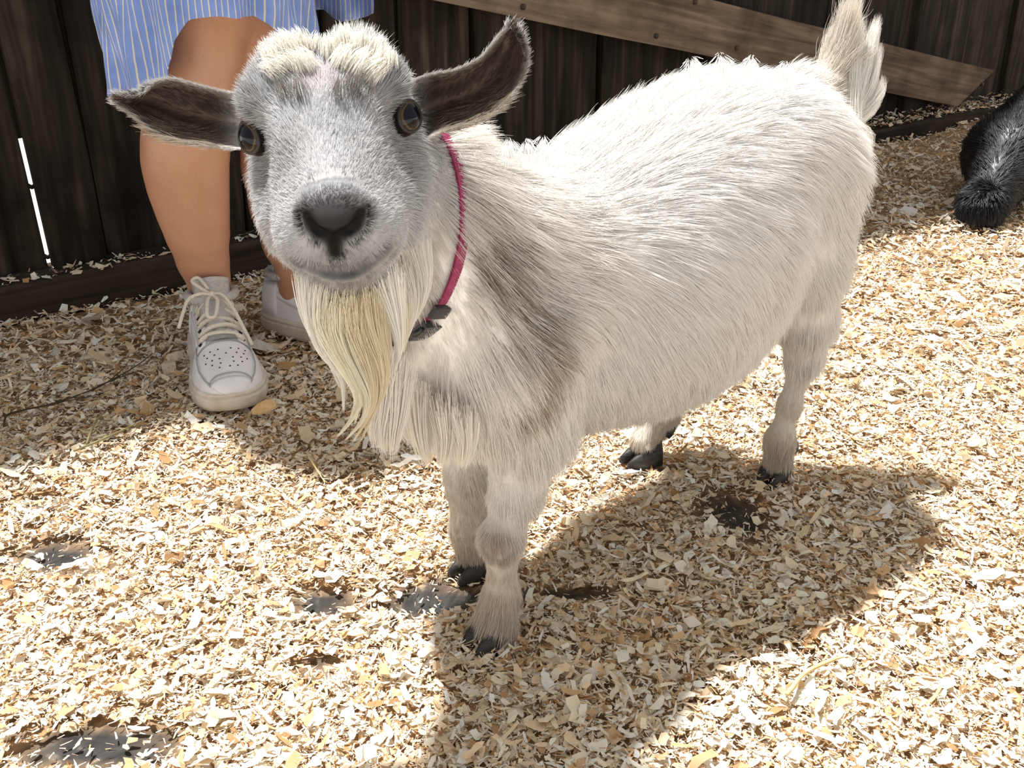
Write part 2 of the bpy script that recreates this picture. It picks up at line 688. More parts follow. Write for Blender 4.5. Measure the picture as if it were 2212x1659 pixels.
E_slit = edge((2, 120), (112, 575))
E_2 = edge((120, 5), (228, 555))
E_3 = edge((140, 5), (243, 552))
E_4 = edge((330, 5), (400, 540))
E_5 = edge((500, 20), (535, 500))
E_6 = edge((700, 40), (720, 400))
E_7 = edge((853, 0), (862, 300))
E_8 = edge((871, 0), (880, 300))
E_9 = edge((1021, 19), (1026, 316))
E_10 = edge((1141, 44), (1155, 291))
E_11 = edge((1303, 78), (1297, 263))
E_12 = edge((1391, 95), (1389, 187))
E_13 = edge((1530, 5), (1530, 100))
E_14 = edge((1735, 10), (1730, 60))
E_15 = edge((1800, 10), (1790, 60))
E_16 = edge((1985, 0), (1966, 90))
E_17 = edge((2032, 0), (2012, 105))
E_18 = edge((2192, 0), (2160, 200))


def shift(e, d):
    return (e[0] + d, e[1] + d)


g = 0.0035
spans = [
    (shift(E_slit, -0.62), shift(E_slit, -0.31), 0.004),
    (shift(E_slit, -0.30), shift(E_slit, -0.155), -0.004),
    (shift(E_slit, -0.15), shift(E_slit, -0.0018), 0.012),
    (shift(E_slit, 0.0022), E_2, -0.012),
    (shift(E_2, -0.01), shift(E_3, 0.02), 0.030),
    (E_3, shift(E_4, -g), 0.010),
    (E_4, shift(E_5, -g), 0.004),
    (E_5, shift(E_6, -g), 0.012),
    (E_6, shift(E_7, 0), 0.0),
    (shift(E_7, -0.012), shift(E_8, 0.012), 0.034),
    (E_8, shift(E_9, -0.005), 0.004),
    (shift(E_9, 0.004), shift(E_10, -g), -0.006),
    (E_10, shift(E_11, -0.007), 0.010),
    (shift(E_11, 0.004), shift(E_12, -0.001), -0.004),
    (E_12, shift(E_13, -g), 0.012),
    (E_13, shift(E_14, -g), 0.002),
    (E_14, shift(E_15, -g), 0.012),
    (E_15, shift(E_16, 0.01), 0.006),
    (shift(E_16, 0), E_17, -0.016),
    (shift(E_17, -0.01), E_18, 0.004),
    (shift(E_18, 0.004), shift(E_18, 0.17), -0.014),
    (shift(E_18, 0.175), shift(E_18, 0.36), 0.004),
    (shift(E_18, 0.364), shift(E_18, 0.60), -0.004),
    (shift(E_18, 0.603), shift(E_18, 0.86), 0.004),
    (shift(E_18, 0.863), shift(E_18, 1.12), -0.002),
]
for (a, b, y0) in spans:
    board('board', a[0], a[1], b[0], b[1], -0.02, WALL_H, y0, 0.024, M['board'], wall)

# narrow backing strips behind the wide dark joints, those near the hen added to block sunbeams (the slit by the person stays open)
for e in (E_16, E_17, E_18, E_9, E_11, E_4, E_5, E_6, E_13, E_14, E_12, E_10, E_15):
    board('backing_strip', e[0] - 0.02, e[1] - 0.02, e[0] + 0.02, e[1] + 0.02, -0.02, WALL_H, 0.037, 0.018, M['board'], wall, nseg=2)
for e0 in (shift(E_slit, -0.305), shift(E_slit, -0.152), shift(E_18, 0.172), shift(E_18, 0.362), shift(E_18, 0.602), shift(E_18, 0.862)):
    board('backing_strip', e0[0] - 0.02, e0[1] - 0.02, e0[0] + 0.02, e0[1] + 0.02, -0.02, WALL_H, 0.037, 0.018, M['board'], wall, nseg=2)
# the slit is covered again above knee height by a strip on the far side
zt = wall_tz(50, 308)[1]
xz = E_slit[1] + (E_slit[0] - E_slit[1]) * zt / WALL_H
board('backing_strip', E_slit[0] - 0.03, xz - 0.03, E_slit[0] + 0.03, xz + 0.03, zt, WALL_H, 0.037, 0.018, M['board'], wall, nseg=2)

# splinters that cross the slit
for pyy in (408, 560):
    tz_ = wall_tz(50 + (pyy - 308) * 0.225, pyy)
    v, f = tube([(tz_[0] - 0.006, 0.015, tz_[1] + 0.004), (tz_[0], 0.013, tz_[1]), (tz_[0] + 0.006, 0.014, tz_[1] + 0.002)], 0.004, 6)
    mesh_obj('splinter', v, f, M['board'], wall)

# diagonal brace, nailed on the boards
BR_TH = 0.026


def wl(px, py):
    t, z = wall_tz(px, py, 0.018 + BR_TH)
    return np.array([t, z])


bl0, bl1 = wl(935, 0), wl(2062, 228)
bu0, bu1 = wl(1530, 0), wl(2150, 152)
bd = nrm(bl1 - bl0)
start = bl0 - bd * 0.95
# true edge lines carried on beyond the frame
nb = np.array([-bd[1], bd[0]])
width = abs((bu1 - bl1) @ nb)
w0 = abs((bu0 - bl0) @ nb)
c_lo0 = start
c_hi0 = start + nb * (0.5 * (width + w0))
c_lo1 = bl1 + bd * 0.02
c_hi1 = bu1
ys = (-0.018 - BR_TH, -0.018)
V, Fc = [], []
NS = 12
for i in range(NS + 1):
    t = i / NS
    a = c_lo0 + (c_lo1 - c_lo0) * t
    b = c_hi0 + (c_hi1 - c_hi0) * t
    jl = random.uniform(-.002, .002)
    V += [(a[0], ys[0] + .002, a[1] + jl), (b[0], ys[0] + .002, b[1] + jl), (b[0], ys[1], b[1] + jl), (a[0], ys[1], a[1] + jl)]
for i in range(NS):
    for k in range(4):
        k2 = (k + 1) % 4
        Fc.append((i * 4 + k, (i + 1) * 4 + k, (i + 1) * 4 + k2, i * 4 + k2))
Fc.append((0, 1, 2, 3))
Fc.append((NS * 4 + 3, NS * 4 + 2, NS * 4 + 1, NS * 4))
# own axes along the grain, so the wood texture runs with the plank
ang = math.atan2(bd[1], bd[0])
mid = 0.5 * (c_lo0 + c_hi1)
Rg = Matrix.Rotation(-(ang) + math.pi / 2, 4, 'Y')       # local z -> plank direction
Mw = Matrix.Translation((mid[0], 0, mid[1])) @ Rg
Mi = Mw.inverted()
br = mesh_obj('diagonal_brace', [Mi @ Vector(v) for v in V], Fc, M['brace'], wall, smooth=False)
br.matrix_local = Mw
br['label'] = 'lighter brown plank running diagonally'
for (px, py) in [(1418, 78), (1592, 104), (1502, 4), (2122, 182), (1130, 15)]:
    t, z = wl(px, py)
    s = 0.006
    v, f = tube([(t, -0.018 - BR_TH - 0.002, z), (t, -0.018 - BR_TH + 0.006, z)], s, 10)
    mesh_obj('nail', v, f, M['nail'], br).matrix_parent_inverse = Mw.inverted()

# sill timber along the foot of the boards
SILL_H = 0.075
t0, t1 = -1.3, 3.6
V, Fc = [], []
NS = 30
for i in range(NS + 1):
    t = t0 + (t1 - t0) * i / NS
    j = random.uniform(-.003, .003)
    zz = SILL_H + 0.004 * math.sin(t * 5)
    V += [(t, -SILL_D + j, -0.03), (t, -SILL_D + j, zz - .006), (t, -SILL_D + .006 + j, zz), (t, 0.034, zz), (t, 0.034, -0.03)]
for i in range(NS):
    for k in range(5):
        k2 = (k + 1) % 5
        Fc.append((i * 5 + k, i * 5 + k2, (i + 1) * 5 + k2, (i + 1) * 5 + k))
Fc.append((4, 3, 2, 1, 0))
Fc.append(tuple(NS * 5 + k for k in range(5)))
R90 = Matrix.Rotation(math.pi / 2, 4, 'Y')
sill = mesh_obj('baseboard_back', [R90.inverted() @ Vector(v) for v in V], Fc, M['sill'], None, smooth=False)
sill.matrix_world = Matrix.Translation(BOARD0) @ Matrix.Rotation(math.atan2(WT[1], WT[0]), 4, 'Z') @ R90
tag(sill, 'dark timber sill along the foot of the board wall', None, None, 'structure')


def wall_pt(t, off, z):
    return BOARD0 + WT * t + WN * off + np.array([0, 0, z])

# @@OBJECTS

# ------------------------------------------------------------------ wood shavings (uncountable litter)
PAL = np.array([[0.84, 0.72, 0.54], [0.78, 0.61, 0.41], [0.87, 0.80, 0.68], [0.62, 0.41, 0.22], [0.86, 0.83, 0.77], [0.45, 0.26, 0.12], [0.78, 0.62, 0.42]])
PALP = np.array([0.27, 0.17, 0.24, 0.10, 0.10, 0.04, 0.08])


def flake_mesh(x, y, z, size, nl, r, tilt=0.32):
    n = len(x)
    l = size * np.exp(np.clip(r.normal(0, 0.42, n), -0.9, 0.75))
    w = l * (0.14 + 0.55 * r.random(n) ** 2.0)
    kap = r.normal(0, 1.3, n)
    kap = np.where(np.abs(kap) < 0.05, 0.05, kap)
    u = np.linspace(-0.5, 0.5, nl + 1)
    ku = kap[:, None] * u[None]
    lx = (l / kap)[:, None] * np.sin(ku)
    lz = (l / kap)[:, None] * (1 - np.cos(ku))
    prof = 0.72 + 0.38 * r.random((n, nl + 1))
    prof[:, 0] *= 0.25 + 0.75 * r.random(n)
    prof[:, -1] *= 0.25 + 0.75 * r.random(n)
    off = 0.18 * r.normal(size=(n, nl + 1))
    P = np.zeros((n, nl + 1, 2, 3))
    for s, v in enumerate((-1, 1)):
        P[:, :, s, 0] = lx + 0.10 * l[:, None] * r.normal(size=(n, nl + 1)) * 0.6
        P[:, :, s, 1] = 0.5 * w[:, None] * (v * prof + off)
        P[:, :, s, 2] = lz + 0.06 * w[:, None] * r.normal(size=(n, nl + 1))
    # roll, pitch, yaw
    a, b, c = r.normal(0, tilt * 1.1, n), r.normal(0, tilt * 0.8, n), r.random(n) * 6.283
    ca, sa, cb, sb, cc, sc = np.cos(a), np.sin(a), np.cos(b), np.sin(b), np.cos(c), np.sin(c)
    R = np.zeros((n, 3, 3))
    R[:, 0, 0] = cc * cb
    R[:, 0, 1] = cc * sb * sa - sc * ca
    R[:, 0, 2] = cc * sb * ca + sc * sa
    R[:, 1, 0] = sc * cb
    R[:, 1, 1] = sc * sb * sa + cc * ca
    R[:, 1, 2] = sc * sb * ca - cc * sa
    R[:, 2, 0] = -sb
    R[:, 2, 1] = cb * sa
    R[:, 2, 2] = cb * ca
    P = np.einsum('nij,nabj->nabi', R, P)
    P += np.stack([x, y, z], 1)[:, None, None, :]
    base = np.arange(n)[:, None] * (2 * (nl + 1))
    k = np.arange(nl)[None] * 2
    Q = np.stack([base + k, base + k + 2, base + k + 3, base + k + 1], 2).reshape(-1, 4)
    ci = r.choice(len(PAL), n, p=PALP)
    c = PAL[ci] * (0.82 + 0.3 * r.random((n, 1)))
    c = np.clip(c, 0, 0.88)
    C = np.repeat(c, 2 * (nl + 1), axis=0)
    return P.reshape(-1, 3), Q, C


def in_pen(x, y):
    return (x - WALL0[0]) * WN[0] + (y - WALL0[1]) * WN[1]


def scatter(n, y0, y1, spread, r):
    y = y0 + (y1 - y0) * r.random(n)
    hw = spread + 0.62 * y
    x = (r.random(n) * 2 - 1) * hw
    keep = in_pen(x, y) > 0.004
    return x[keep], y[keep]


r = np.random.default_rng(21)
sets = []
# deep litter nearby, fine crumbs below, larger curls on top; sparser further off
for (n, y0, y1, size, nl, zl) in [(70000, 0.30, 1.45, 0.0075, 3, 0.007), (46000, 0.30, 1.45, 0.0102, 3, 0.011), (5000, 0.30, 1.45, 0.0165, 4, 0.013), (90000, 0.30, 1.45, 0.0050, 1, 0.009),
                                  (90000, 1.35, 3.9, 0.0105, 2, 0.009), (60000, 1.35, 3.9, 0.014, 2, 0.013), (5000, 1.3, 3.0, 0.021, 3, 0.014)]:
    x, y = scatter(n, y0, y1, 0.45, r)
    b = bare(x, y)
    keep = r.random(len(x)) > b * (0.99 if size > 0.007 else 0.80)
    # patchy depth
    x, y, b = x[keep], y[keep], b[keep]
    z = floor_h(x, y) + zl * r.random(len(x)) * (1 - 0.8 * b)
    sets.append(flake_mesh(x, y, z, size, nl, r))


def join_sets(sets):
    off, Vs, Qs, Cs = 0, [], [], []
    for (v, q, c) in sets:
        Vs.append(v)
        Qs.append(q + off)
        Cs.append(c)
        off += len(v)
    return np.concatenate(Vs), np.concatenate(Qs), np.concatenate(Cs)


V, Q, Cc = join_sets(sets)
me = fast_mesh('wood_shavings', V, Q, Cc, smooth=False)
me.materials.append(M['flake'])
o = bpy.data.objects.new('wood_shavings', me)
col.objects.link(o)
tag(o, 'pale pine wood shavings covering the pen floor', 'shavings', None, 'stuff')

# shavings lying on the sill ledge
n = 3400
t = -0.6 + 3.6 * r.random(n)
dens = np.where(t > 1.25, 1.0, 0.28)
keep = r.random(n) < dens
t = t[keep]
offp = 0.004 + (SILL_D - 0.008) * r.random(len(t))
pile = np.clip((t - 1.15) / 0.5, 0, 1)
pos = BOARD0[None] + WT[None] * t[:, None] + WN[None] * offp[:, None]
z = SILL_H + 0.003 + (0.004 + 0.035 * pile * (1 - offp / SILL_D)) * r.random(len(t))
v, q, c = flake_mesh(pos[:, 0], pos[:, 1], z, 0.013, 2, r)
me = fast_mesh('sill_shavings', v, q, c, smooth=False)
me.materials.append(M['flake'])
o = bpy.data.objects.new('sill_shavings', me)
col.objects.link(o)
tag(o, 'wood shavings caught on the ledge of the dark sill', 'shavings', None, 'stuff')

# ------------------------------------------------------------------ goat
PHI = math.radians(41.0)
GA = np.array([math.cos(PHI), math.sin(PHI), 0.0])        # head to tail
GL = np.array([math.sin(PHI), -math.cos(PHI), 0.0])       # its left side, towards the photographer
GO = ground(1060, 1385) - 0.065 * GL
goat = empty('goat', GO, PHI)
tag(goat, 'small white bearded goat with dark floppy ears standing in the shavings', 'goat')


def G(p):
    """world -> goat frame (x towards the tail, y = its right side, z up)"""
    d = np.asarray(p, float) - GO
    return np.array([d @ GA, -(d @ GL), d[2]])


def Gd(v):
    v = np.asarray(v, float)
    return np.array([v @ GA, -(v @ GL), v[2]])


def S(a, l, z):
    return np.array([a, -l, z])


# head frame
EYE = at(712, 264, 0.700)
NOSE = at(721, 478, 0.612)
HF = nrm(NOSE - EYE)
_r = at(897, 249, 0.700) - at(526, 281, 0.700)
HR = nrm(_r - HF * (_r @ HF))                              # its left = picture right
HU = nrm(np.cross(HR, HF))
if HU[2] < 0:
    HU = -HU
hE, hF, hR, hU = G(EYE), Gd(HF), Gd(HR), Gd(HU)
NOSE_S = float(np.linalg.norm(NOSE - EYE))


def HH(s, w, u):
    return hE + hF * s + hR * w + hU * u


def head_px(px, py, s):
    """pixel on the plane at head station s -> (w, u)"""
    p = on_plane(px, py, EYE + HF * s, HF) - EYE
    return float(p @ HR), float(p @ HU)


F = Field((-0.32, -0.27, -0.01), (0.66, 0.22, 0.62), 0.0022)
# barrel
TS = [(-0.074, 0.020, 0.335, 0.285), (-0.058, 0.044, 0.380, 0.245), (-0.030, 0.063, 0.412, 0.218), (0.010, 0.080, 0.430, 0.200), (0.07, 0.094, 0.434, 0.182),
      (0.14, 0.110, 0.434, 0.168), (0.20, 0.124, 0.448, 0.155), (0.27, 0.132, 0.472, 0.149), (0.34, 0.127, 0.486, 0.153), (0.40, 0.110, 0.487, 0.185),
      (0.46, 0.086, 0.475, 0.240), (0.51, 0.064, 0.457, 0.285), (0.54, 0.042, 0.438, 0.330), (0.556, 0.020, 0.41, 0.37)]
F.loft((0, 0, 0), (1, 0, 0), (0, 1, 0), (0, 0, 1), TS, k=0.03, ex=2.15, lo=(-0.17, -0.19, 0.1), hi=(0.62, 0.19, 0.55))
# hips, pin bones, shoulders
for sd in (1, -1):
    F.ell(S(0.42, 0.055 * sd, 0.42), np.eye(3), (0.070, 0.042, 0.048), 0.04)
    F.ell(S(0.02, 0.060 * sd, 0.335), np.eye(3), (0.062, 0.040, 0.095), 0.05)
# near (left) hind leg
LHh = G(ground(1672, 1032))
F.chain([S(0.455, 0.050, 0.385), S(0.450, 0.062, 0.29), S(0.472, 0.066, 0.225), S(0.487, 0.066, 0.172), S(0.475, 0.063, 0.10), S(0.466, 0.062, 0.058), LHh + np.array([0.004, 0, 0.028])],
        [0.066, 0.051, 0.032, 0.0165, 0.0085, 0.0120, 0.0160], 0.024)
# far (right) hind leg, set further forward
RHh = G(ground(1385, 1000))
F.chain([S(0.43, -0.070, 0.37), S(0.40, -0.085, 0.27), S(0.425, -0.085, 0.21), S(0.452, -0.085, 0.165), S(0.428, -0.085, 0.10), RHh + np.array([0.034, -0.002, 0.062]), RHh + np.array([0.004, 0, 0.030])],
        [0.064, 0.050, 0.034, 0.0185, 0.0125, 0.0155, 0.0165], 0.03)
# near (left) front leg
LFh = G(ground(1068, 1375))
F.chain([S(0.02, 0.068, 0.32), S(0.045, 0.066, 0.225), S(0.034, 0.066, 0.165), S(0.016, 0.066, 0.117), S(0.014, 0.066, 0.085), S(0.014, 0.065, 0.052), LFh + np.array([0.004, 0.0, 0.026])],
        [0.058, 0.036, 0.0205, 0.0142, 0.0085, 0.0115, 0.0175], 0.022)
F.ell(S(0.007, 0.070, 0.116), np.eye(3), (0.014, 0.0145, 0.017), 0.012)
# far (right) front leg
RFh = G(ground(1020, 1232))
F.chain([S(0.02, -0.060, 0.32), S(0.070, -0.050, 0.225), S(0.066, -0.044, 0.165), S(0.058, -0.040, 0.117), S(0.060, -0.039, 0.085), S(0.060, -0.039, 0.052), RFh + np.array([0.004, 0.0, 0.026])],
        [0.056, 0.036, 0.0225, 0.0165, 0.0120, 0.0145, 0.0175], 0.03)
# udder and teat
F.ell(S(0.40, -0.005, 0.195), np.eye(3), (0.05, 0.045, 0.035), 0.03)
TEAT = on_plane(1614, 772, GO + 0.035 * GL, GL)
tg = G(TEAT)
F.cone(tg + np.array([0, 0, 0.03]), 0.011, tg + np.array([0, 0, -0.004]), 0.0055, 0.012)
# neck
NB = HH(-0.055, 0.0, -0.045)
F.chain([S(0.045, 0.0, 0.345), S(-0.015, 0.012, 0.395), 0.5 * (S(-0.020, 0.012, 0.400) + NB), NB], [0.090, 0.068, 0.054, 0.051], 0.045)
# tail root
TB = S(0.55, 0.0, 0.448)
F.chain([S(0.50, 0, 0.45), TB, S(0.578, 0.0, 0.478), S(0.585, 0.0, 0.515)], [0.030, 0.019, 0.013, 0.008], 0.02)
# head
HS = [(-0.105, 0.020, -0.030, -0.056), (-0.085, 0.040, -0.004, -0.066), (-0.060, 0.051, 0.006, -0.072), (-0.030, 0.0545, 0.026, -0.076), (0.000, 0.0530, 0.034, -0.077),
      (0.030, 0.0475, 0.031, -0.073), (0.060, 0.0420, 0.0225, -0.067), (0.085, 0.0370, 0.0165, -0.061), (0.104, 0.0335, 0.0115, -0.056), (0.114, 0.0285, 0.006, -0.051), (0.119, 0.020, -0.002, -0.044)]
hb = np.array([HH(s, w, u) for s in (-0.13, 0.15) for w in (-0.08, 0.08) for u in (-0.1, 0.09)])
F.loft(hE, hF, hR, hU, HS, k=0.025, ex=2.3, lo=hb.min(0), hi=hb.max(0))
HM = np.stack([hF, hR, hU])
# poll bosses (polled goat, two tufted bumps), cheeks, brow ridges, upper lip, chin
for w in (-0.026, 0.026):
    F.ell(HH(-0.036, w, 0.020), HM, (0.021, 0.019, 0.017), 0.02)
for w in (-1, 1):
    F.ell(HH(0.022, 0.038 * w, -0.044), HM, (0.048, 0.018, 0.026), 0.02)
    # hollow in front of the eye, brow above it
    F.ell(HH(0.036, 0.066 * w, 0.002), HM, (0.030, 0.021, 0.020), 0.022, sub=True)
    F.ell(HH(-0.008, 0.0440 * w, 0.020), HM, (0.020, 0.012, 0.011), 0.012)
    F.ell(HH(0.094, 0.021 * w, -0.026), HM, (0.024, 0.018, 0.020), 0.012)
F.ell(HH(0.094, 0.0, -0.058), HM, (0.022, 0.024, 0.013), 0.014)
# nose leather pad
nw, nu = head_px(721, 478, 0.124)
F.ell(HH(0.112, nw, nu + 0.003), HM, (0.012, 0.0205, 0.014), 0.008)


def hit(px, py):
    """where the line of sight meets the skin"""
    o = G(CP)
    d = Gd(nrm(ray(px, py)))
    t = np.arange(0.45, 1.2, 0.0008)
    pts = o[None] + d[None] * t[:, None]
    ii = np.round((pts - F.lo) / F.h).astype(int)
    ok = ((ii >= 0) & (ii < F.n)).all(1)
    val = np.ones(len(t))
    val[ok] = F.D[ii[ok, 0], ii[ok, 1], ii[ok, 2]]
    k = np.argmax(val < 0.0)
    return pts[k] if val[k] < 0 else pts[len(t) // 3]


NOSTRIL = [[hit(*p) for p in pts] for pts in ([(661, 466), (670, 486), (684, 499), (703, 504)], [(781, 460), (774, 481), (760, 496), (738, 503)])]
PHIL = [hit(*p) for p in ((721, 508), (722, 525), (724, 546))]
MO = [hit(*p) for p in ((640, 568), (660, 579), (690, 587), (730, 591), (772, 585), (806, 568), (838, 543))]
PADPX = [(652, 462), (664, 445), (690, 436), (722, 432), (754, 434), (778, 446), (788, 466), (784, 490), (768, 508), (752, 520), (738, 528), (722, 531), (706, 528), (692, 522), (674, 508), (658, 488)]
PADWU = []
for p in PADPX:
    q = hit(*p) - hE
    PADWU.append((float(q @ hR), float(q @ hU)))
PADWU = np.array(PADWU)
KNEE = hit(1072, 1175)
for q in NOSTRIL:
    for i_, (ra, rb) in enumerate(((0.0016, 0.0032), (0.0032, 0.0038), (0.0038, 0.0028))):
        F.cone(q[i_], ra, q[i_ + 1], rb, 0.002, sub=True)
for i_ in range(2):
    F.cone(PHIL[i_], 0.0016, PHIL[i_ + 1], 0.0014, 0.002, sub=True)
for i in range(len(MO) - 1):
    F.cone(MO[i], 0.0034, MO[i + 1], 0.0034, 0.003, sub=True)
BV, BQ = F.mesh()

# drop loose specks, keep the one body
par = np.arange(len(BV))
lab = np.arange(len(BV))
for _ in range(400):
    mn = lab[BQ].min(1)
    new = lab.copy()
    for k in range(4):
        np.minimum.at(new, BQ[:, k], mn)
    new = new[new]
    if (new == lab).all():
        break
    lab = new
big = np.bincount(lab).argmax()
keep = lab == big
ren = np.cumsum(keep) - 1
BQ = ren[BQ[keep[BQ].all(1)]]
BV = BV[keep]

# ears: cupped leaf shells, outline read at the ear's own distance
EARS = [
    # top edge, bottom edge (base -> tip), depth base -> tip
    ([(520, 205), (470, 197), (420, 184), (375, 173), (338, 180), (310, 203), (262, 214)],
     [(520, 322), (470, 316), (400, 307), (350, 292), (318, 268), (290, 243), (262, 216)], 0.735, 0.725, 0.026),
    ([(885, 178), (930, 163), (985, 152), (1035, 128), (1064, 98), (1082, 76), (1105, 62)],
     [(900, 318), (945, 288), (1010, 270), (1070, 240), (1112, 195), (1135, 130), (1109, 62)], 0.735, 0.715, 0.030),
]
ear_V, ear_Q, ear_in = [], [], []
ear_off = 0
EAR_MID = []
for (top, bot, d0, d1, cup) in EARS:
    NU, NV = 26, 15
    tp = spline(top, NU)
    bp_ = spline(bot, NU)
    front = np.zeros((NU, NV, 3))
    for i in range(NU):
        t = i / (NU - 1)
        for j in range(NV):
            v = j / (NV - 1)
            p = tp[i] * (1 - v) + bp_[i] * v
            q = 1 - (2 * v - 1) ** 2
            dep = d0 + (d1 - d0) * t + cup * q * (1 - 0.55 * t) * min(1, 0.25 + (1 - t) * 3)
            dep += 0.006 * math.sin(v * 9 + t * 3) * q
            front[i, j] = G(at(p[0], p[1], dep))
    dv = np.gradient(front, axis=1)
    du = np.gradient(front, axis=0)
    nn = np.cross(du, dv)
    nn /= np.linalg.norm(nn, axis=2, keepdims=True) + 1e-9
    tocam = G(CP) - front
    sgn = np.sign((nn * tocam).sum(2).mean())
    nn *= sgn
    vv = np.linspace(0, 1, NV)
    thick = 0.0045 * np.sqrt(np.clip(4 * vv * (1 - vv), 0.02, 1))
    back = front - nn * thick[None, :, None]
    EAR_MID.append((front, back, nn))
    for lay, arr in enumerate((front, back)):
        ear_V.append(arr.reshape(-1, 3))
        idx = np.arange(NU * NV).reshape(NU, NV) + ear_off
        q = np.stack([idx[:-1, :-1].ravel(), idx[1:, :-1].ravel(), idx[1:, 1:].ravel(), idx[:-1, 1:].ravel()], 1)
        if (sgn > 0) == (lay == 1):
            q = q[:, ::-1]
        ear_Q.append(q)
        ear_in.append(np.full(NU * NV, 1 - lay))
        ear_off += NU * NV
    a0 = ear_off - 2 * NU * NV
    for j in (0, NV - 1):
        f = a0 + np.arange(NU) * NV + j
        b = f + NU * NV
        q = np.stack([f[:-1], f[1:], b[1:], b[:-1]], 1)
        if (sgn > 0) == (j == NV - 1):
            q = q[:, ::-1]
        ear_Q.append(q)
nb_ = len(BV)
EV = np.concatenate(ear_V)
EQ = np.concatenate(ear_Q)
ein = np.concatenate(ear_in)


PC = PADWU.mean(0)
PAN = np.arctan2(PADWU[:, 1] - PC[1], PADWU[:, 0] - PC[0])
PRR = np.hypot(PADWU[:, 0] - PC[0], PADWU[:, 1] - PC[1])
POD = np.argsort(PAN)


def head_coords(p):
    d = p - hE
    return d @ hF, d @ hR, d @ hU


def sstep(x, a, b):
    t = np.clip((x - a) / (b - a), 0, 1)
    return t * t * (3 - 2 * t)


NECK_MID = 0.5 * (S(-0.035, 0.010, 0.395) + NB)
# dark shoulder streak (line down the near side), in the goat frame
STREAK = np.array([G(on_plane(px, py, GO + 0.085 * GL, GL)) for (px, py) in [(955, 395), (990, 460), (1035, 560), (1085, 670), (1108, 770), (1098, 860)]])
STREAK_W = np.array([0.014, 0.017, 0.018, 0.018, 0.014, 0.010])
STREAK = spline(STREAK, 40)
STREAK_W = np.interp(np.linspace(0, 5, 40), np.arange(6), STREAK_W)


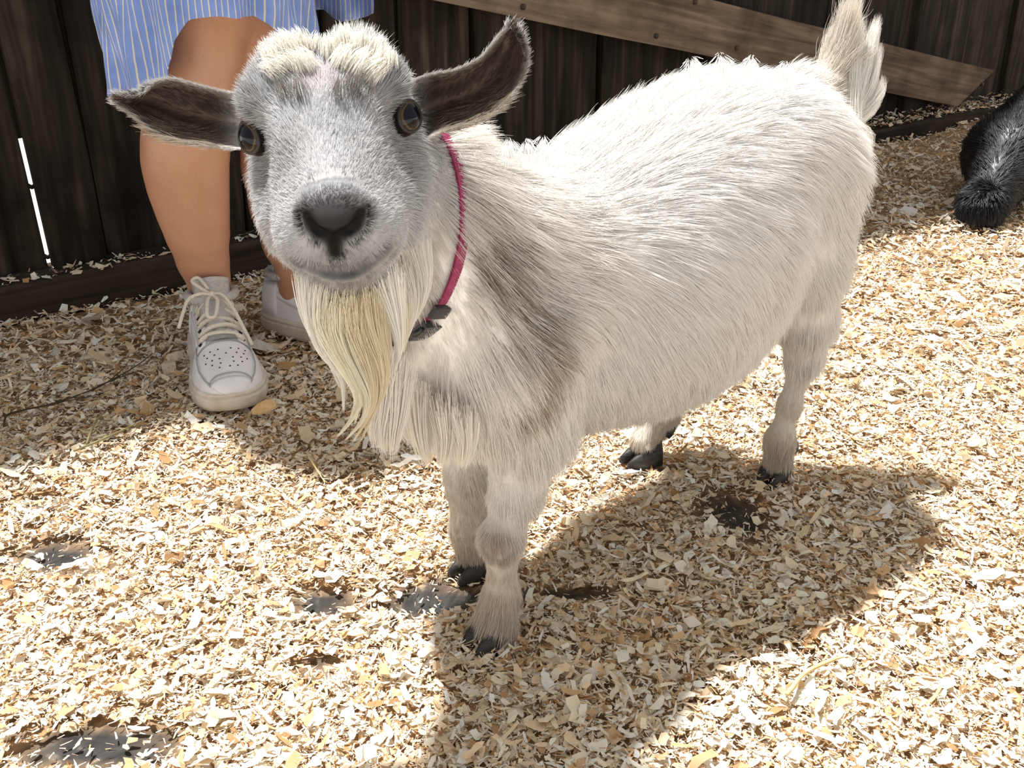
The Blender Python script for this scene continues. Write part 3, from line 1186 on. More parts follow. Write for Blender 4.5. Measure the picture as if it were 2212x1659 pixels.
def goat_color(p, strand=False):
    n = len(p)
    rs = np.random.default_rng(3)
    c = np.tile(np.array([0.87, 0.86, 0.845]), (n, 1))
    s, w, u = head_coords(p)
    inh = (s > -0.105) & (s < 0.16) & (np.abs(w) < 0.1) & (u > -0.11) & (u < 0.10)
    # warm cream on lower body, legs, throat
    warm = sstep(-p[:, 2], -0.22, -0.04) * 0.65
    warm = np.maximum(warm, 0.22 * (0.5 + 0.5 * n3(p, 22, 5)))
    warm = np.maximum(warm, 0.55 * sstep(p[:, 0], 0.46, 0.56))
    neckw = np.exp(-((p - NECK_MID) ** 2).sum(1) / (2 * 0.07 ** 2))
    warm = np.maximum(warm, 0.55 * neckw)
    c = c * (1 - warm[:, None]) + np.array([0.78, 0.68, 0.55]) * warm[:, None]
    # shoulder streak
    d2 = ((p[:, None, [0, 2]] - STREAK[None][:, :, [0, 2]]) ** 2).sum(2) / (STREAK_W[None] ** 2)
    k = d2.argmin(1)
    dm = d2[np.arange(n), k]
    st = np.exp(-0.5 * dm * 1.1) * (p[:, 1] < 0.03)
    stripe = 0.5 + 0.5 * np.sin(p[:, 0] * 420 + p[:, 2] * 120 + 2.5 * n3(p, 60, 8))
    st = st * (0.2 + 0.8 * stripe) * 0.8
    gold = sstep(k / 39.0, 0.45, 0.95)[:, None]
    dark = np.array([0.20, 0.148, 0.100]) * (1 - gold) + np.array([0.30, 0.19, 0.09]) * gold
    st = np.clip(st * 1.1, 0, 0.9)[:, None]
    st = st * (1 - sstep(s, -0.09, -0.06) * (np.abs(w) < 0.08))[:, None]
    if strand:
        st = np.clip(0.55 * st + 0.75 * (rs.random((n, 1)) < st * 0.75), 0, 0.9) * (st > 0.05)
    else:
        st = st * 0.6
    c = c * (1 - st) + dark * st
    # lower legs: grey-tan front, pale wool
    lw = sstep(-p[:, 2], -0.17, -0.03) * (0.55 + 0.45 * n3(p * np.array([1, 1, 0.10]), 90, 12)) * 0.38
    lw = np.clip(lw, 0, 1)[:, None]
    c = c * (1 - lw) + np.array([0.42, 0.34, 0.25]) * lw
    # knee callus
    kd = np.exp(-((p - KNEE) ** 2).sum(1) / (2 * 0.011 ** 2))[:, None]
    c = c * (1 - kd * 0.85) + np.array([0.26, 0.17, 0.14]) * kd * 0.85
    # teat
    td = np.exp(-((p - (tg + np.array([0, 0, 0.0]))) ** 2).sum(1) / (2 * 0.010 ** 2))[:, None]
    c = c * (1 - td) + np.array([0.62, 0.30, 0.26]) * td
    # face
    fc = np.tile(np.array([0.60, 0.605, 0.62]) if strand else np.array([0.36, 0.35, 0.35]), (n, 1))
    top = sstep(-s, 0.020, 0.042)[:, None]
    fc = fc * (1 - top) + np.array([0.86, 0.83, 0.76]) * top
    nz = 0.5 + 0.5 * n3(p, 90, 31, 2)
    aw = np.abs(w)
    g1 = np.exp(-((aw - 0.020) / 0.013) ** 2) * sstep(-s, -0.005, 0.03) * sstep(u, 0.0, 0.03) * (1 - sstep(-s, 0.048, 0.062))   # dark swirls either side of the parting
    g2 = np.exp(-((aw - 0.047) / 0.014) ** 2) * np.exp(-((s - 0.035) / 0.030) ** 2) * sstep(u, -0.045, 0.0)    # below the eyes
    g3 = np.exp(-((aw - 0.047) / 0.012) ** 2) * np.exp(-((s + 0.018) / 0.026) ** 2)                            # temples
    g4 = np.exp(-((aw - 0.024) / 0.012) ** 2) * np.exp(-((s - 0.062) / 0.03) ** 2) * sstep(u, -0.02, 0.01)     # sides of the bridge
    gg = np.clip(1.0 * g1 * (0.35 + 0.9 * nz) + 0.95 * g2 * (0.4 + 0.8 * nz) + 0.75 * g3 * (0.3 + nz) + 0.60 * g4 * (0.2 + nz) + 0.12 * nz, 0, 0.88) * 0.9 * (1 - sstep(-s, 0.026, 0.042))
    gg = gg[:, None]
    if strand:
        gg = np.clip(0.40 * gg + 0.55 * (rs.random((n, 1)) < gg * 0.65), 0, 0.9)
    fc = fc * (1 - gg) + np.array([0.17, 0.155, 0.145]) * gg
    pink = np.exp(-((w - 0.0) / 0.012) ** 2 - ((s - 0.008) / 0.016) ** 2)[:, None] * 0.35 * (u > 0)[:, None]
    fc = fc * (1 - pink) + np.array([0.86, 0.70, 0.68]) * pink
    # nose leather, lips
    pad = np.zeros(n)
    ix = np.where(inh & (s > 0.095) & (u > -0.05))[0]
    if len(ix):
        pr = np.hypot(w[ix] - PC[0], u[ix] - PC[1])
        prm = np.interp(np.arctan2(u[ix] - PC[1], w[ix] - PC[0]), PAN[POD], PRR[POD], period=2 * math.pi)
        pad[ix] = 1 - sstep(pr / prm, 0.86, 1.06)
        nd = np.min([((p[ix][:, None] - spline(q, 16)[None]) ** 2).sum(2).min(1) for q in NOSTRIL + [PHIL]], axis=0)
    fade = 1 - 0.85 * sstep(u - PADWU[:, 1].max(), -0.013, 0.0)
    halo = np.zeros(n)
    if len(ix):
        halo[ix] = 0.75 * (1 - sstep(pr / prm, 1.0, 1.35))
    halo = halo[:, None]
    fc = fc * (1 - halo) + np.array([0.15, 0.15, 0.155]) * halo
    pad = pad[:, None]
    fc = fc * (1 - pad) + (np.array([0.018, 0.019, 0.022]) * fade[:, None] + np.array([0.085, 0.085, 0.09]) * (1 - fade[:, None])) * pad
    md = ((p[:, None, :] - spline(MO, 30)[None]) ** 2).sum(2).min(1) if inh.any() and n < 60000 else None
    if md is None:
        md = np.full(n, 1.0)
        sp = spline(MO, 30)
        ixm = np.where(inh & (s > 0.05))[0]
        md[ixm] = ((p[ixm][:, None, :] - sp[None]) ** 2).sum(2).min(1)
    lip = (np.exp(-((w - nw) / 0.020) ** 2 - ((u - nu + 0.026) / 0.010) ** 2) * sstep(s, 0.10, 0.115) * (0.35 + 0.5 * nz))[:, None]
    fc = fc * (1 - lip) + np.array([0.13, 0.125, 0.125]) * lip
    chn = (np.exp(-((w - nw) / 0.024) ** 2 - ((u - nu + 0.056) / 0.010) ** 2) * sstep(s, 0.085, 0.105) * 0.75)[:, None]
    fc = fc * (1 - chn) + np.array([0.30, 0.255, 0.22]) * chn
    ml = np.exp(-md / (2 * 0.0046 ** 2))[:, None]
    fc = fc * (1 - 0.95 * ml) + np.array([0.022, 0.02, 0.019]) * 0.95 * ml
    if len(ix):
        nk = np.exp(-(nd / 0.0058 ** 2) ** 2)[:, None]
        fc[ix] = fc[ix] * (1 - nk) + np.array([0.002, 0.002, 0.002]) * nk
    hmix = inh.astype(float)
    hmix *= sstep(s, -0.085, -0.035) * (1 - sstep(np.abs(w), 0.062, 0.078)) * (1 - sstep(-u, 0.055, 0.088))
    hmix = hmix[:, None]
    return np.clip(c * (1 - hmix) + fc * hmix, 0, 0.9)


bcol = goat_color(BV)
NUV = 26 * 15
ear_c = np.zeros((len(EV), 3))
for e in range(2):
    for lay in range(2):
        i0 = (e * 2 + lay) * NUV
        P_ = EV[i0:i0 + NUV]
        tt = np.repeat(np.linspace(0, 1, 26), 15)
        vv = np.tile(np.linspace(0, 1, 15), 26)
        if lay == 0:
            c = np.tile(np.array([0.085, 0.055, 0.042]), (NUV, 1))
            k = (0.5 + 0.5 * np.sin(vv * 16 + 3 * tt))[:, None] * 0.35
            c = c * (1 - k) + np.array([0.17, 0.125, 0.095]) * k
            rim = (sstep(np.abs(vv - 0.5), 0.40, 0.5))[:, None] * 0.8
            c = c * (1 - rim) + np.array([0.5, 0.46, 0.40]) * rim
        else:
            c = np.tile(np.array([0.55, 0.54, 0.52]), (NUV, 1))
            k = (0.5 + 0.5 * n3(P_, 80, 3))[:, None] * 0.5
            c = c * (1 - k) + np.array([0.22, 0.2, 0.18]) * k
        wb = (1 - sstep(tt, 0.0, 0.16))[:, None] * (0.5 if lay == 0 else 1)
        c = c * (1 - wb) + np.array([0.6, 0.59, 0.58]) * wb
        ear_c[i0:i0 + NUV] = c

allV = np.concatenate([BV, EV])
allQ = np.concatenate([BQ, EQ + nb_])
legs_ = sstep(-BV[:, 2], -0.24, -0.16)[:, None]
bcol = bcol * (1 - 0.26 * legs_)  # shading of the hair painted into the leg skin, so thin spots blend
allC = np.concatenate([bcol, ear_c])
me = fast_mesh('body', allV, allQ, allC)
me.materials.append(M['skin'])
body = bpy.data.objects.new('body', me)
col.objects.link(body)
body.parent = goat

# eyes
def eye_mat():
    m, nt, b = mat_base('goat eye')
    tc = nt.nodes.new('ShaderNodeTexCoord')
    sx = nt.nodes.new('ShaderNodeSeparateXYZ')
    L(nt, tc, 'Object', sx, 'Vector')

    def mth(op, a, bb=None):
        n = nt.nodes.new('ShaderNodeMath')
        n.operation = op
        for i, q in enumerate((a, bb)):
            if q is None:
                continue
            if isinstance(q, (int, float)):
                n.inputs[i].default_value = q
            else:
                nt.links.new(q, n.inputs[i])
        return n.outputs[0]
    x2 = mth('POWER', mth('ABSOLUTE', mth('DIVIDE', sx.outputs['X'], 0.0098)), 2.4)
    y2 = mth('POWER', mth('ABSOLUTE', mth('DIVIDE', sx.outputs['Y'], 0.0092)), 2.4)
    rr = mth('ADD', x2, y2)
    r = ramp(nt, [(0.0, (0.003, 0.004, 0.007)), (0.46, (0.004, 0.005, 0.008)), (0.52, (0.06, 0.038, 0.016)), (0.60, (0.10, 0.065, 0.03)), (0.66, (0.03, 0.02, 0.014)), (1.0, (0.015, 0.01, 0.008))])
    nt.links.new(mth('MULTIPLY', rr, 0.72), r.inputs['Fac'])
    L(nt, r, 'Color', b, 'Base Color')
    b.inputs['Roughness'].default_value = 0.08
    b.inputs['Specular IOR Level'].default_value = 0.2
    b.inputs['Coat Weight'].default_value = 0.0
    b.inputs['Coat Roughness'].default_value = 0.02
    return m


M['eye'] = eye_mat()
M['lid'] = noise_mat('dark eyelid', [(0.3, (0.012, 0.009, 0.008)), (0.7, (0.035, 0.026, 0.02))], 90, rough=0.45)


def uv_sphere(rad, nu=24, nv=16):
    V = [(0, 0, rad)]
    for i in range(1, nv):
        a = math.pi * i / nv
        for j in range(nu):
            b = 2 * math.pi * j / nu
            V.append((rad * math.sin(a) * math.cos(b), rad * math.sin(a) * math.sin(b), rad * math.cos(a)))
    V.append((0, 0, -rad))
    Fc = [(0, 1 + j, 1 + (j + 1) % nu) for j in range(nu)]
    for i in range(nv - 2):
        for j in range(nu):
            a = 1 + i * nu + j
            b = 1 + i * nu + (j + 1) % nu
            Fc.append((a, a + nu, b + nu, b))
    e = len(V) - 1
    Fc += [(e, e - nu + (j + 1) % nu, e - nu + j) for j in range(nu)]
    return V, Fc


EYE_R = 0.0135
EYE_C = []
for sgn in (-1, 1):
    gz = nrm(hR * sgn * 0.72 + hF * 0.58 + hU * 0.36)
    # axis x of the eye: along the face
    ex = nrm(hF - gz * (hF @ gz))
    ey = np.cross(gz, ex)
    cpos = HH(0.003, 0.0490 * sgn, -0.002)
    EYE_C.append((cpos, gz))
    v, f = uv_sphere(EYE_R)
    Mx = Matrix(((ex[0], ey[0], gz[0], cpos[0]), (ex[1], ey[1], gz[1], cpos[1]), (ex[2], ey[2], gz[2], cpos[2]), (0, 0, 0, 1)))
    eo = mesh_obj('eye', v, f, M['eye'], goat)
    eo.matrix_local = Mx
    eo['label'] = 'large dark eye with a thin amber ring'
    V, Fc = [], []
    NA, NB_ = 28, 8
    for i in range(NA):
        a = 2 * math.pi * i / NA
        mr, nr_ = 0.0106, 0.0016
        for j in range(NB_):
            b = 2 * math.pi * j / NB_
            rr = mr + nr_ * math.cos(b)
            V.append((rr * 1.04 * math.cos(a), rr * 0.95 * math.sin(a), 0.0084 + nr_ * math.sin(b) - 0.0012 * abs(math.cos(a)) ** 3))
    for i in range(NA):
        for j in range(NB_):
            i2, j2 = (i + 1) % NA, (j + 1) % NB_
            Fc.append((i * NB_ + j, i2 * NB_ + j, i2 * NB_ + j2, i * NB_ + j2))
    mesh_obj('eyelid', V, Fc, M['lid'], eo)

# hooves: two claws each, with dewclaws
M['hoof'] = noise_mat('dark hoof horn', [(0.3, (0.018, 0.017, 0.016)), (0.7, (0.055, 0.05, 0.046))], 60, rough=0.45, stretch=(1, 1, 3), bump=0.2)


def claw(mirror, ln=0.046, wd=0.019, ht=0.032):
    V, Fc = [], []
    NS_, NR = 9, 10
    for i in range(NS_):
        t = i / (NS_ - 1)
        hgt = ht * (1 - 0.72 * t ** 1.3)
        ww = wd * (0.80 + 0.45 * math.sin(math.pi * min(1, t * 0.9 + 0.1))) * (1 - 0.62 * t ** 3)
        for j in range(NR):
            a = math.pi * j / (NR - 1)
            V.append((-t * ln, mirror * (ww * 0.5 * math.cos(a)) + mirror * 0.002 * t, hgt * math.sin(a) ** 0.75))
    for i in range(NS_ - 1):
        for j in range(NR - 1):
            q = (i * NR + j, i * NR + j + 1, (i + 1) * NR + j + 1, (i + 1) * NR + j)
            Fc.append(q if mirror > 0 else q[::-1])
    Fc.append(tuple(range(NR)) if mirror < 0 else tuple(reversed(range(NR))))
    e = (NS_ - 1) * NR
    Fc.append(tuple(e + k for k in (range(NR) if mirror > 0 else reversed(range(NR)))))
    for i in range(NS_ - 1):
        q = (i * NR, (i + 1) * NR, (i + 1) * NR + NR - 1, i * NR + NR - 1)
        Fc.append(q if mirror > 0 else q[::-1])
    return V, Fc


def hoof(pos, yaw, dew=True, sc=1.0, pitch=0.0):
    for m_ in (1, -1):
        v, f = claw(m_)
        o = mesh_obj('hoof_claw', v, f, M['hoof'], goat)
        o.scale = (sc, sc, sc)
        d = Vector((0, 0.0115 * m_ * sc, 0))
        d.rotate(Matrix.Rotation(yaw, 3, 'Z'))
        b = Vector((0.020, 0, 0))
        b.rotate(Matrix.Rotation(yaw, 3, 'Z'))
        o.location = Vector(pos) + d + b
        o.rotation_euler = (0, pitch, yaw + 0.10 * m_)
    if dew:
        for m_ in (1, -1):
            v, f = claw(m_, 0.016, 0.010, 0.018)
            o = mesh_obj('dewclaw', v, f, M['hoof'], goat)
            b = Vector((0.030, 0.0125 * m_, 0.034 * sc))
            b.rotate(Matrix.Rotation(yaw, 3, 'Z'))
            o.location = Vector(pos) + b
            o.rotation_euler = (0, 0.9, yaw + math.pi + 0.3 * m_)


hoof(LFh + np.array([-0.009, 0, -0.003]), 0.12)
hoof(RFh + np.array([0.002, 0, -0.004]), -0.08)
hoof(LHh + np.array([-0.005, 0, -0.003]), 0.25, sc=0.9)
hoof(RHh + np.array([0, 0, 0.002]), -0.25, sc=1.0)

# ------------------------------------------------------------------ goat hair
BN = vnormals(BV, BQ)
dn = np.array([0, 0, -1.0])
bk = np.array([1.0, 0, 0])
lf = np.array([0, -1.0, 0])
GU = []


def gd(a, l, z, d, ln, lift, sg=0.05):
    GU.append((S(a, l, z), d, ln, lift, sg))


for sd in (1, -1):
    out = lf * sd
    for (a, zt) in [(0.02, .44), (0.10, .44), (0.18, .45), (0.26, .48), (0.34, .495), (0.42, .49)]:
        gd(a, 0.02 * sd, zt, bk * 1.0 + out * 0.25, 0.040, 0.36)
        gd(a, 0.09 * sd, zt - 0.06, bk * 1.0 + dn * 0.50, 0.052, 0.16)
        gd(a, 0.125 * sd, zt - 0.15, bk * 0.6 + dn * 1.0, 0.050, 0.10)
        gd(a, 0.10 * sd, 0.20, bk * 0.35 + dn * 1.0, 0.034, 0.08)
    gd(-0.03, 0.07 * sd, 0.36, bk * 0.35 + dn, 0.055, 0.16)
    gd(0.0, 0.085 * sd, 0.30, bk * 0.3 + dn, 0.055, 0.16)
    gd(0.02, 0.09 * sd, 0.25, bk * 0.12 + dn, 0.045, 0.15)
    gd(0.48, 0.09 * sd, 0.42, bk * 0.7 + dn * 0.8, 0.036, 0.18)
    gd(0.47, 0.11 * sd, 0.33, bk * 0.45 + dn, 0.040, 0.16)
    gd(0.50, 0.09 * sd, 0.27, bk * 0.35 + dn, 0.048, 0.20)
    gd(0.51, 0.08 * sd, 0.21, bk * 0.25 + dn, 0.046, 0.22, 0.04)
    gd(0.50, 0.07 * sd, 0.17, bk * 0.05 + dn, 0.022, 0.15, 0.03)
    gd(0.47, 0.065 * sd, 0.08, dn, 0.011, 0.16, 0.04)
    gd(0.46, 0.065 * sd, 0.03, dn - bk * 0.15, 0.022, 0.35, 0.022)
    gd(0.03, 0.066 * sd, 0.18, dn + bk * 0.1, 0.016, 0.20, 0.03)
    gd(0.01, 0.066 * sd, 0.11, dn, 0.012, 0.22, 0.03)
    gd(0.01, 0.066 * sd, 0.07, dn, 0.011, 0.18, 0.025)
    gd(0.0, 0.066 * sd, 0.030, dn - bk * 0.25, 0.030, 0.50, 0.018)
gd(0.40, -0.085, 0.06, dn, 0.015, 0.15, 0.03)
gd(0.555, 0.0, 0.40, bk * 0.6 + dn * 0.9, 0.035, 0.4, 0.03)
gd(0.55, 0.03, 0.35, bk * 0.4 + dn * 1.0, 0.045, 0.3, 0.03)
gd(0.545, 0.0, 0.455, bk * 0.9 + np.array([0, 0, 0.5]), 0.035, 0.35, 0.025)
gd(0.575, 0.0, 0.49, np.array([0.15, 0, 1.0]), 0.060, 0.30, 0.02)
gd(-0.07, 0.0, 0.30, dn, 0.040, 0.12)
gd(-0.06, 0.0, 0.36, dn, 0.040, 0.12)
gd(-0.05, 0.0, 0.22, dn, 0.045, 0.25)
# neck: top backwards, sides down, throat long and down
nm = NECK_MID
for sd in (1, -1):
    GU.append((nm - hR * 0.0 + np.array([0.0, -0.06 * sd, 0.0]), dn + bk * 0.35, 0.045, 0.15, 0.035))
    GU.append((S(-0.03, 0.08 * sd, 0.42), dn + bk * 0.7, 0.045, 0.2, 0.035))
GU.append((nm + np.array([0.04, 0, 0.06]), bk * 1.0 + np.array([0, 0, -.2]), 0.045, 0.45, 0.035))
GU.append((nm + np.array([-0.05, 0, -0.06]), dn, 0.055, 0.2, 0.04))
# head: hair flows from the nose up the bridge and out over the cheeks
for (s, w, u, ds, dw, du, ln, lift, sg) in [
    (0.10, 0.0, 0.010, -1, 0, 0.1, 0.007, 0.30, 0.018), (0.07, 0.0, 0.02, -1, 0, 0.1, 0.009, 0.30, 0.02), (0.04, 0.0, 0.03, -1, 0, 0.1, 0.011, 0.32, 0.02), (0.012, 0.0, 0.04, -1, 0, 0.2, 0.014, 0.4, 0.02),
    (-0.02, 0.0, 0.052, -1, 0, 0.4, 0.022, 0.5, 0.02), (-0.05, 0.0, 0.06, -1.0, 0, 0.5, 0.026, 0.6, 0.02), (-0.08, 0.0, 0.05, -0.9, 0, -0.3, 0.030, 0.5, 0.02),
]:
    GU.append((HH(s, w, u), hF * ds + hR * dw + hU * du, ln * 0.9, lift * (0.85 if s > -0.03 else 1), sg))
GU.append((HH(0.122, 0.0, -0.022), -hU, 0.006, 0.22, 0.012))
GU.append((HH(0.118, 0.0, -0.052), -hU, 0.008, 0.25, 0.012))
for sd in (1, -1):
    for (s, w, u, ds, dw, du, ln, lift, sg) in [
        (0.095, 0.03, 0.0, -0.9, 0.5, -0.2, 0.008, 0.28, 0.018), (0.06, 0.036, 0.0, -0.9, 0.45, -0.3, 0.010, 0.25, 0.02), (0.03, 0.045, 0.0, -0.8, 0.4, -0.5, 0.011, 0.25, 0.02),
        (0.012, 0.03, 0.036, -0.8, 0.6, 0.1, 0.013, 0.35, 0.016), (-0.02, 0.032, 0.05, -1, 0.35, 0.3, 0.020, 0.45, 0.018), (-0.055, 0.028, 0.07, -0.6, 0.25, 0.9, 0.030, 0.7, 0.02),
        (-0.02, 0.055, 0.02, -0.9, 0.5, 0.1, 0.014, 0.3, 0.018), (0.05, 0.045, -0.04, -0.5, 0.2, -0.9, 0.014, 0.22, 0.02), (0.0, 0.055, -0.05, -0.4, 0.2, -0.9, 0.024, 0.22, 0.025),
        (-0.05, 0.055, -0.04, -0.8, 0.2, -0.7, 0.034, 0.22, 0.025), (0.105, 0.025, -0.03, -0.3, 0.6, -0.7, 0.007, 0.25, 0.014), (0.10, 0.02, -0.06, -0.2, 0.3, -1, 0.009, 0.3, 0.014), (0.05, 0.025, -0.07, -0.2, 0.1, -1, 0.035, 0.3, 0.02),
    ]:
        GU.append((HH(s, w * sd, u), hF * ds + hR * dw * sd + hU * du, ln * 0.9, lift, sg))

s_, w_, u_ = head_coords(BV)
inhead = (s_ > -0.09) & (s_ < 0.16) & (np.abs(w_) < 0.1) & (u_ > -0.1) & (u_ < 0.1)
wt = np.ones(len(BV))
front_head = inhead & (s_ > -0.06) & (u_ > -0.085)
wt[inhead] = 1.6
wt_face = np.where(front_head, 1.0, 0.0) * (0.4 + 0.6 * (BN @ nrm(G(CP) - hE) > -0.3))
wt *= 1 + 2.2 * sstep(-BV[:, 2], -0.16, -0.10) * (~inhead)
wt *= np.where(BV[:, 1] > 0.03, 0.55, 1.0) * np.where(inhead, 1.2, 1.0)
pc = PADWU.mean(0)
an_ = np.arctan2(PADWU[:, 1] - pc[1], PADWU[:, 0] - pc[0])
rr_ = np.hypot(PADWU[:, 0] - pc[0], PADWU[:, 1] - pc[1])
od_ = np.argsort(an_)
rad_ = np.interp(np.arctan2(u_ - pc[1], w_ - pc[0]), an_[od_], rr_[od_], period=2 * math.pi)
padw = (np.hypot(w_ - pc[0], u_ - pc[1]) < rad_ * (0.86 - 0.14 * (u_ > pc[1] + 0.008))) & (s_ > 0.085)
wt[padw & inhead] = 0
for (c_, g_) in EYE_C:
    d = BV - c_
    dl_ = np.linalg.norm(d - (d @ g_)[:, None] * g_[None], axis=1)
    wt[(dl_ < 0.0125) & ((d @ g_) > 0.0)] = 0
mo = spline(MO, 40)
md2 = np.full(len(BV), 1.0)
ix = np.where(inhead & (s_ > 0.06))[0]
md2[ix] = ((BV[ix][:, None] - mo[None]) ** 2).sum(2).min(1)
wt[md2 < 0.0056 ** 2] = 0
for hp in (LFh, RFh, LHh, RHh):
    d = np.linalg.norm((BV - hp)[:, :2], axis=1)
    wt[(d < 0.05) & (BV[:, 2] < 0.010)] = 0
wt[((BV - tg) ** 2).sum(1) < 0.013 ** 2] = 0
wt[((BV - KNEE) ** 2).sum(1) < 0.013 ** 2] *= 0.15

wt_face[wt == 0] = 0
wt = np.where(front_head, 0.0, wt)
NHAIR = 250000
hp_, hn_ = sample_surface(BV, BQ, BN, wt, NHAIR)
hd, hl = guide_field(hp_, GU)
# the coat lies flat and short where the collar presses on it
CPX = [(948, 460), (962, 505), (966, 560), (962, 620), (950, 675), (925, 722), (892, 752), (864, 772)]
CH = np.array([hit(*p) for p in CPX])
cdist = np.sqrt(((hp_[:, None] - spline(CH, 30)[None]) ** 2).sum(2).min(1))
press = 1 - 0.78 * np.exp(-(cdist / 0.020) ** 2)
# gentle waves in the coat
hd = hd + 0.22 * np.stack([n3(hp_, 38, 41, 1), n3(hp_, 38, 42, 1), n3(hp_, 38, 43, 1)], 1)
hs, hw_, hu_ = head_coords(hp_)
ish = (hs > -0.09) & (hs < 0.16) & (np.abs(hw_) < 0.1) & (hu_ > -0.1) & (hu_ < 0.1)
P = grow(hp_, hn_, hd, press * hl[:, 0] * (0.85 + 0.2 * n3(hp_, 40, 44, 1)), hl[:, 1], m=6, clump=0.55, clump_n=5200, droop=0.16, wig=0.10, seed=5)
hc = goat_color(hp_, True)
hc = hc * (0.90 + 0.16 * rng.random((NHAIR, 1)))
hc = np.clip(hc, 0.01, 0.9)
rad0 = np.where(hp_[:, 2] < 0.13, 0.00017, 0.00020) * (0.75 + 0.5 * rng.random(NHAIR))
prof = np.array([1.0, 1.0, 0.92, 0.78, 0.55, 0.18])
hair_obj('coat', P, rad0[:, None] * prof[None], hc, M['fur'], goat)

# face: dense short hair
NF = 95000
fp_, fn_ = sample_surface(BV, BQ, BN, wt_face, NF)
fd, fl = guide_field(fp_, GU)
fd = fd + 0.18 * np.stack([n3(fp_, 120, 51, 1), n3(fp_, 120, 52, 1), n3(fp_, 120, 53, 1)], 1)
Pf = grow(fp_, fn_, fd, fl[:, 0], np.maximum(fl[:, 1], 0.22), m=5, clump=0.45, clump_n=6000, droop=0.05, wig=0.12, seed=6)
fcc = np.clip(goat_color(fp_, True) * (0.88 + 0.2 * rng.random((NF, 1))), 0.01, 0.9)
hair_obj('face_hair', Pf, (0.00014 * (0.75 + 0.5 * rng.random(NF)))[:, None] * np.array([1.0, 1.0, 0.85, 0.6, 0.15])[None], fcc, M['fur'], goat)

# ears: short down
ep, en, ec = [], [], []
for e in range(2):
    fr, bkk, nn = EAR_MID[e]
    for lay in range(2):
        arr = fr if lay == 0 else bkk
        nrmv = nn if lay == 0 else -nn
        i0 = (e * 2 + lay) * NUV
        cc_ = ear_c[i0:i0 + NUV].reshape(26, 15, 3)
        k = 5200
        uu, vv = rng.random(k) * 24.99, rng.random(k) * 13.99
        # extra hairs along the rim
        vv[:700] = np.where(rng.random(700) < 0.5, rng.random(700) * 0.5, 13.49 + rng.random(700) * 0.5)
        a, b = uu.astype(int), vv.astype(int)
        fu, fv = (uu - a)[:, None], (vv - b)[:, None]

        def bil(A):
            return A[a, b] * (1 - fu) * (1 - fv) + A[a + 1, b] * fu * (1 - fv) + A[a, b + 1] * (1 - fu) * fv + A[a + 1, b + 1] * fu * fv
        p = bil(arr)
        n = bil(nrmv)
        tang = arr[-1, 7] - arr[0, 7]
        edge_dir = (arr[a, np.minimum(b + 1, 14)] - arr[a, b]) * np.sign(vv - 7)[:, None]
        edge_dir /= np.linalg.norm(edge_dir, axis=1, keepdims=True) + 1e-9
        d = nrm(tang)[None] * 1.0 + edge_dir * 0.45
        ln = np.where((vv < 0.7) | (vv > 13.2), 0.006, 0.009)
        lowfringe = (lay == 0) & (vv > 9) & (uu > 3) & (uu < 14)
        ln = np.where(lowfringe, 0.016, ln)
        Pe = grow(p, n, d, ln, np.full(k, 0.22), m=4, clump=0.3, clump_n=500, droop=0.1, wig=0.12, seed=9 + e)
        ep.append(Pe)
        cE = bil(cc_)
        fr_ = lowfringe[:, None] * 0.75 * (rng.random((k, 1)) > 0.35)
        cE = cE * (1 - fr_) + np.array([0.40, 0.34, 0.26]) * fr_
        ec.append(cE * (0.8 + 0.4 * rng.random((k, 1))))
Pe = np.concatenate(ep)
hair_obj('ear_down', Pe, np.tile(np.array([0.00018, 0.00017, 0.00012, 0.00004]), (len(Pe), 1)), np.concatenate(ec), M['fur'], goat)


def lock(path, r0, r1, n, seed, m=10, flat=None, wig=0.0, pw=1.3, rmid=None):
    """strands following a path, root spread r0 closing to r1 at the tip"""
    r = np.random.default_rng(seed)
    C = spline(path, m)
    off = r.normal(size=(n, 3))
    off /= np.linalg.norm(off, axis=1, keepdims=True)
    off *= np.sqrt(r.random((n, 1)))
    if flat is not None:
        off = off * np.asarray(flat)[None]
    t = np.linspace(0, 1, m)
    if rmid is None:
        rr = r0 * (1 - t) ** pw + r1 * t
    else:
        rr = np.interp(t, [0, 0.5, 1], [r0, rmid, r1])
    P = C[None] + off[:, None] * rr[None, :, None]
    cut = 0.65 + 0.35 * r.random(n)
    # shorten strands at random
    tt = t[None] * cut[:, None] * (m - 1)
    i = np.minimum(tt.astype(int), m - 2)
    f = (tt - i)[..., None]
    P = np.take_along_axis(P, i[..., None].repeat(3, 2), 1) * (1 - f) + np.take_along_axis(P, (i + 1)[..., None].repeat(3, 2), 1) * f
    if wig:
        ph = r.random((n, 1, 3)) * 6.28
        P = P + wig * t[None, :, None] * np.sin(ph + t[None, :, None] * 9)
    return P


def locks_obj(name, specs, parent, mat):
    Ps, Rs, Cs = [], [], []
    for (P, rad, c, var) in specs:
        Ps.append(P)
        m = P.shape[1]
        prof = np.interp(np.linspace(0, 1, m), [0, 0.6, 1], [1, 0.9, 0.15])
        Rs.append(rad * prof[None] * (0.8 + 0.4 * rng.random((len(P), 1))))
        cc = np.asarray(c)[None] * (1 - var + 2 * var * rng.random((len(P), 1)))
        Cs.append(np.clip(cc, 0, 0.92))
    return hair_obj(name, np.concatenate(Ps), np.concatenate(Rs), np.concatenate(Cs), mat, parent)


def gp(px, py, d):
    return G(at(px, py, d))


CREAM = (0.86, 0.80, 0.67)
TAN = (0.80, 0.71, 0.53)
WHT = (0.88, 0.85, 0.79)
sp = []
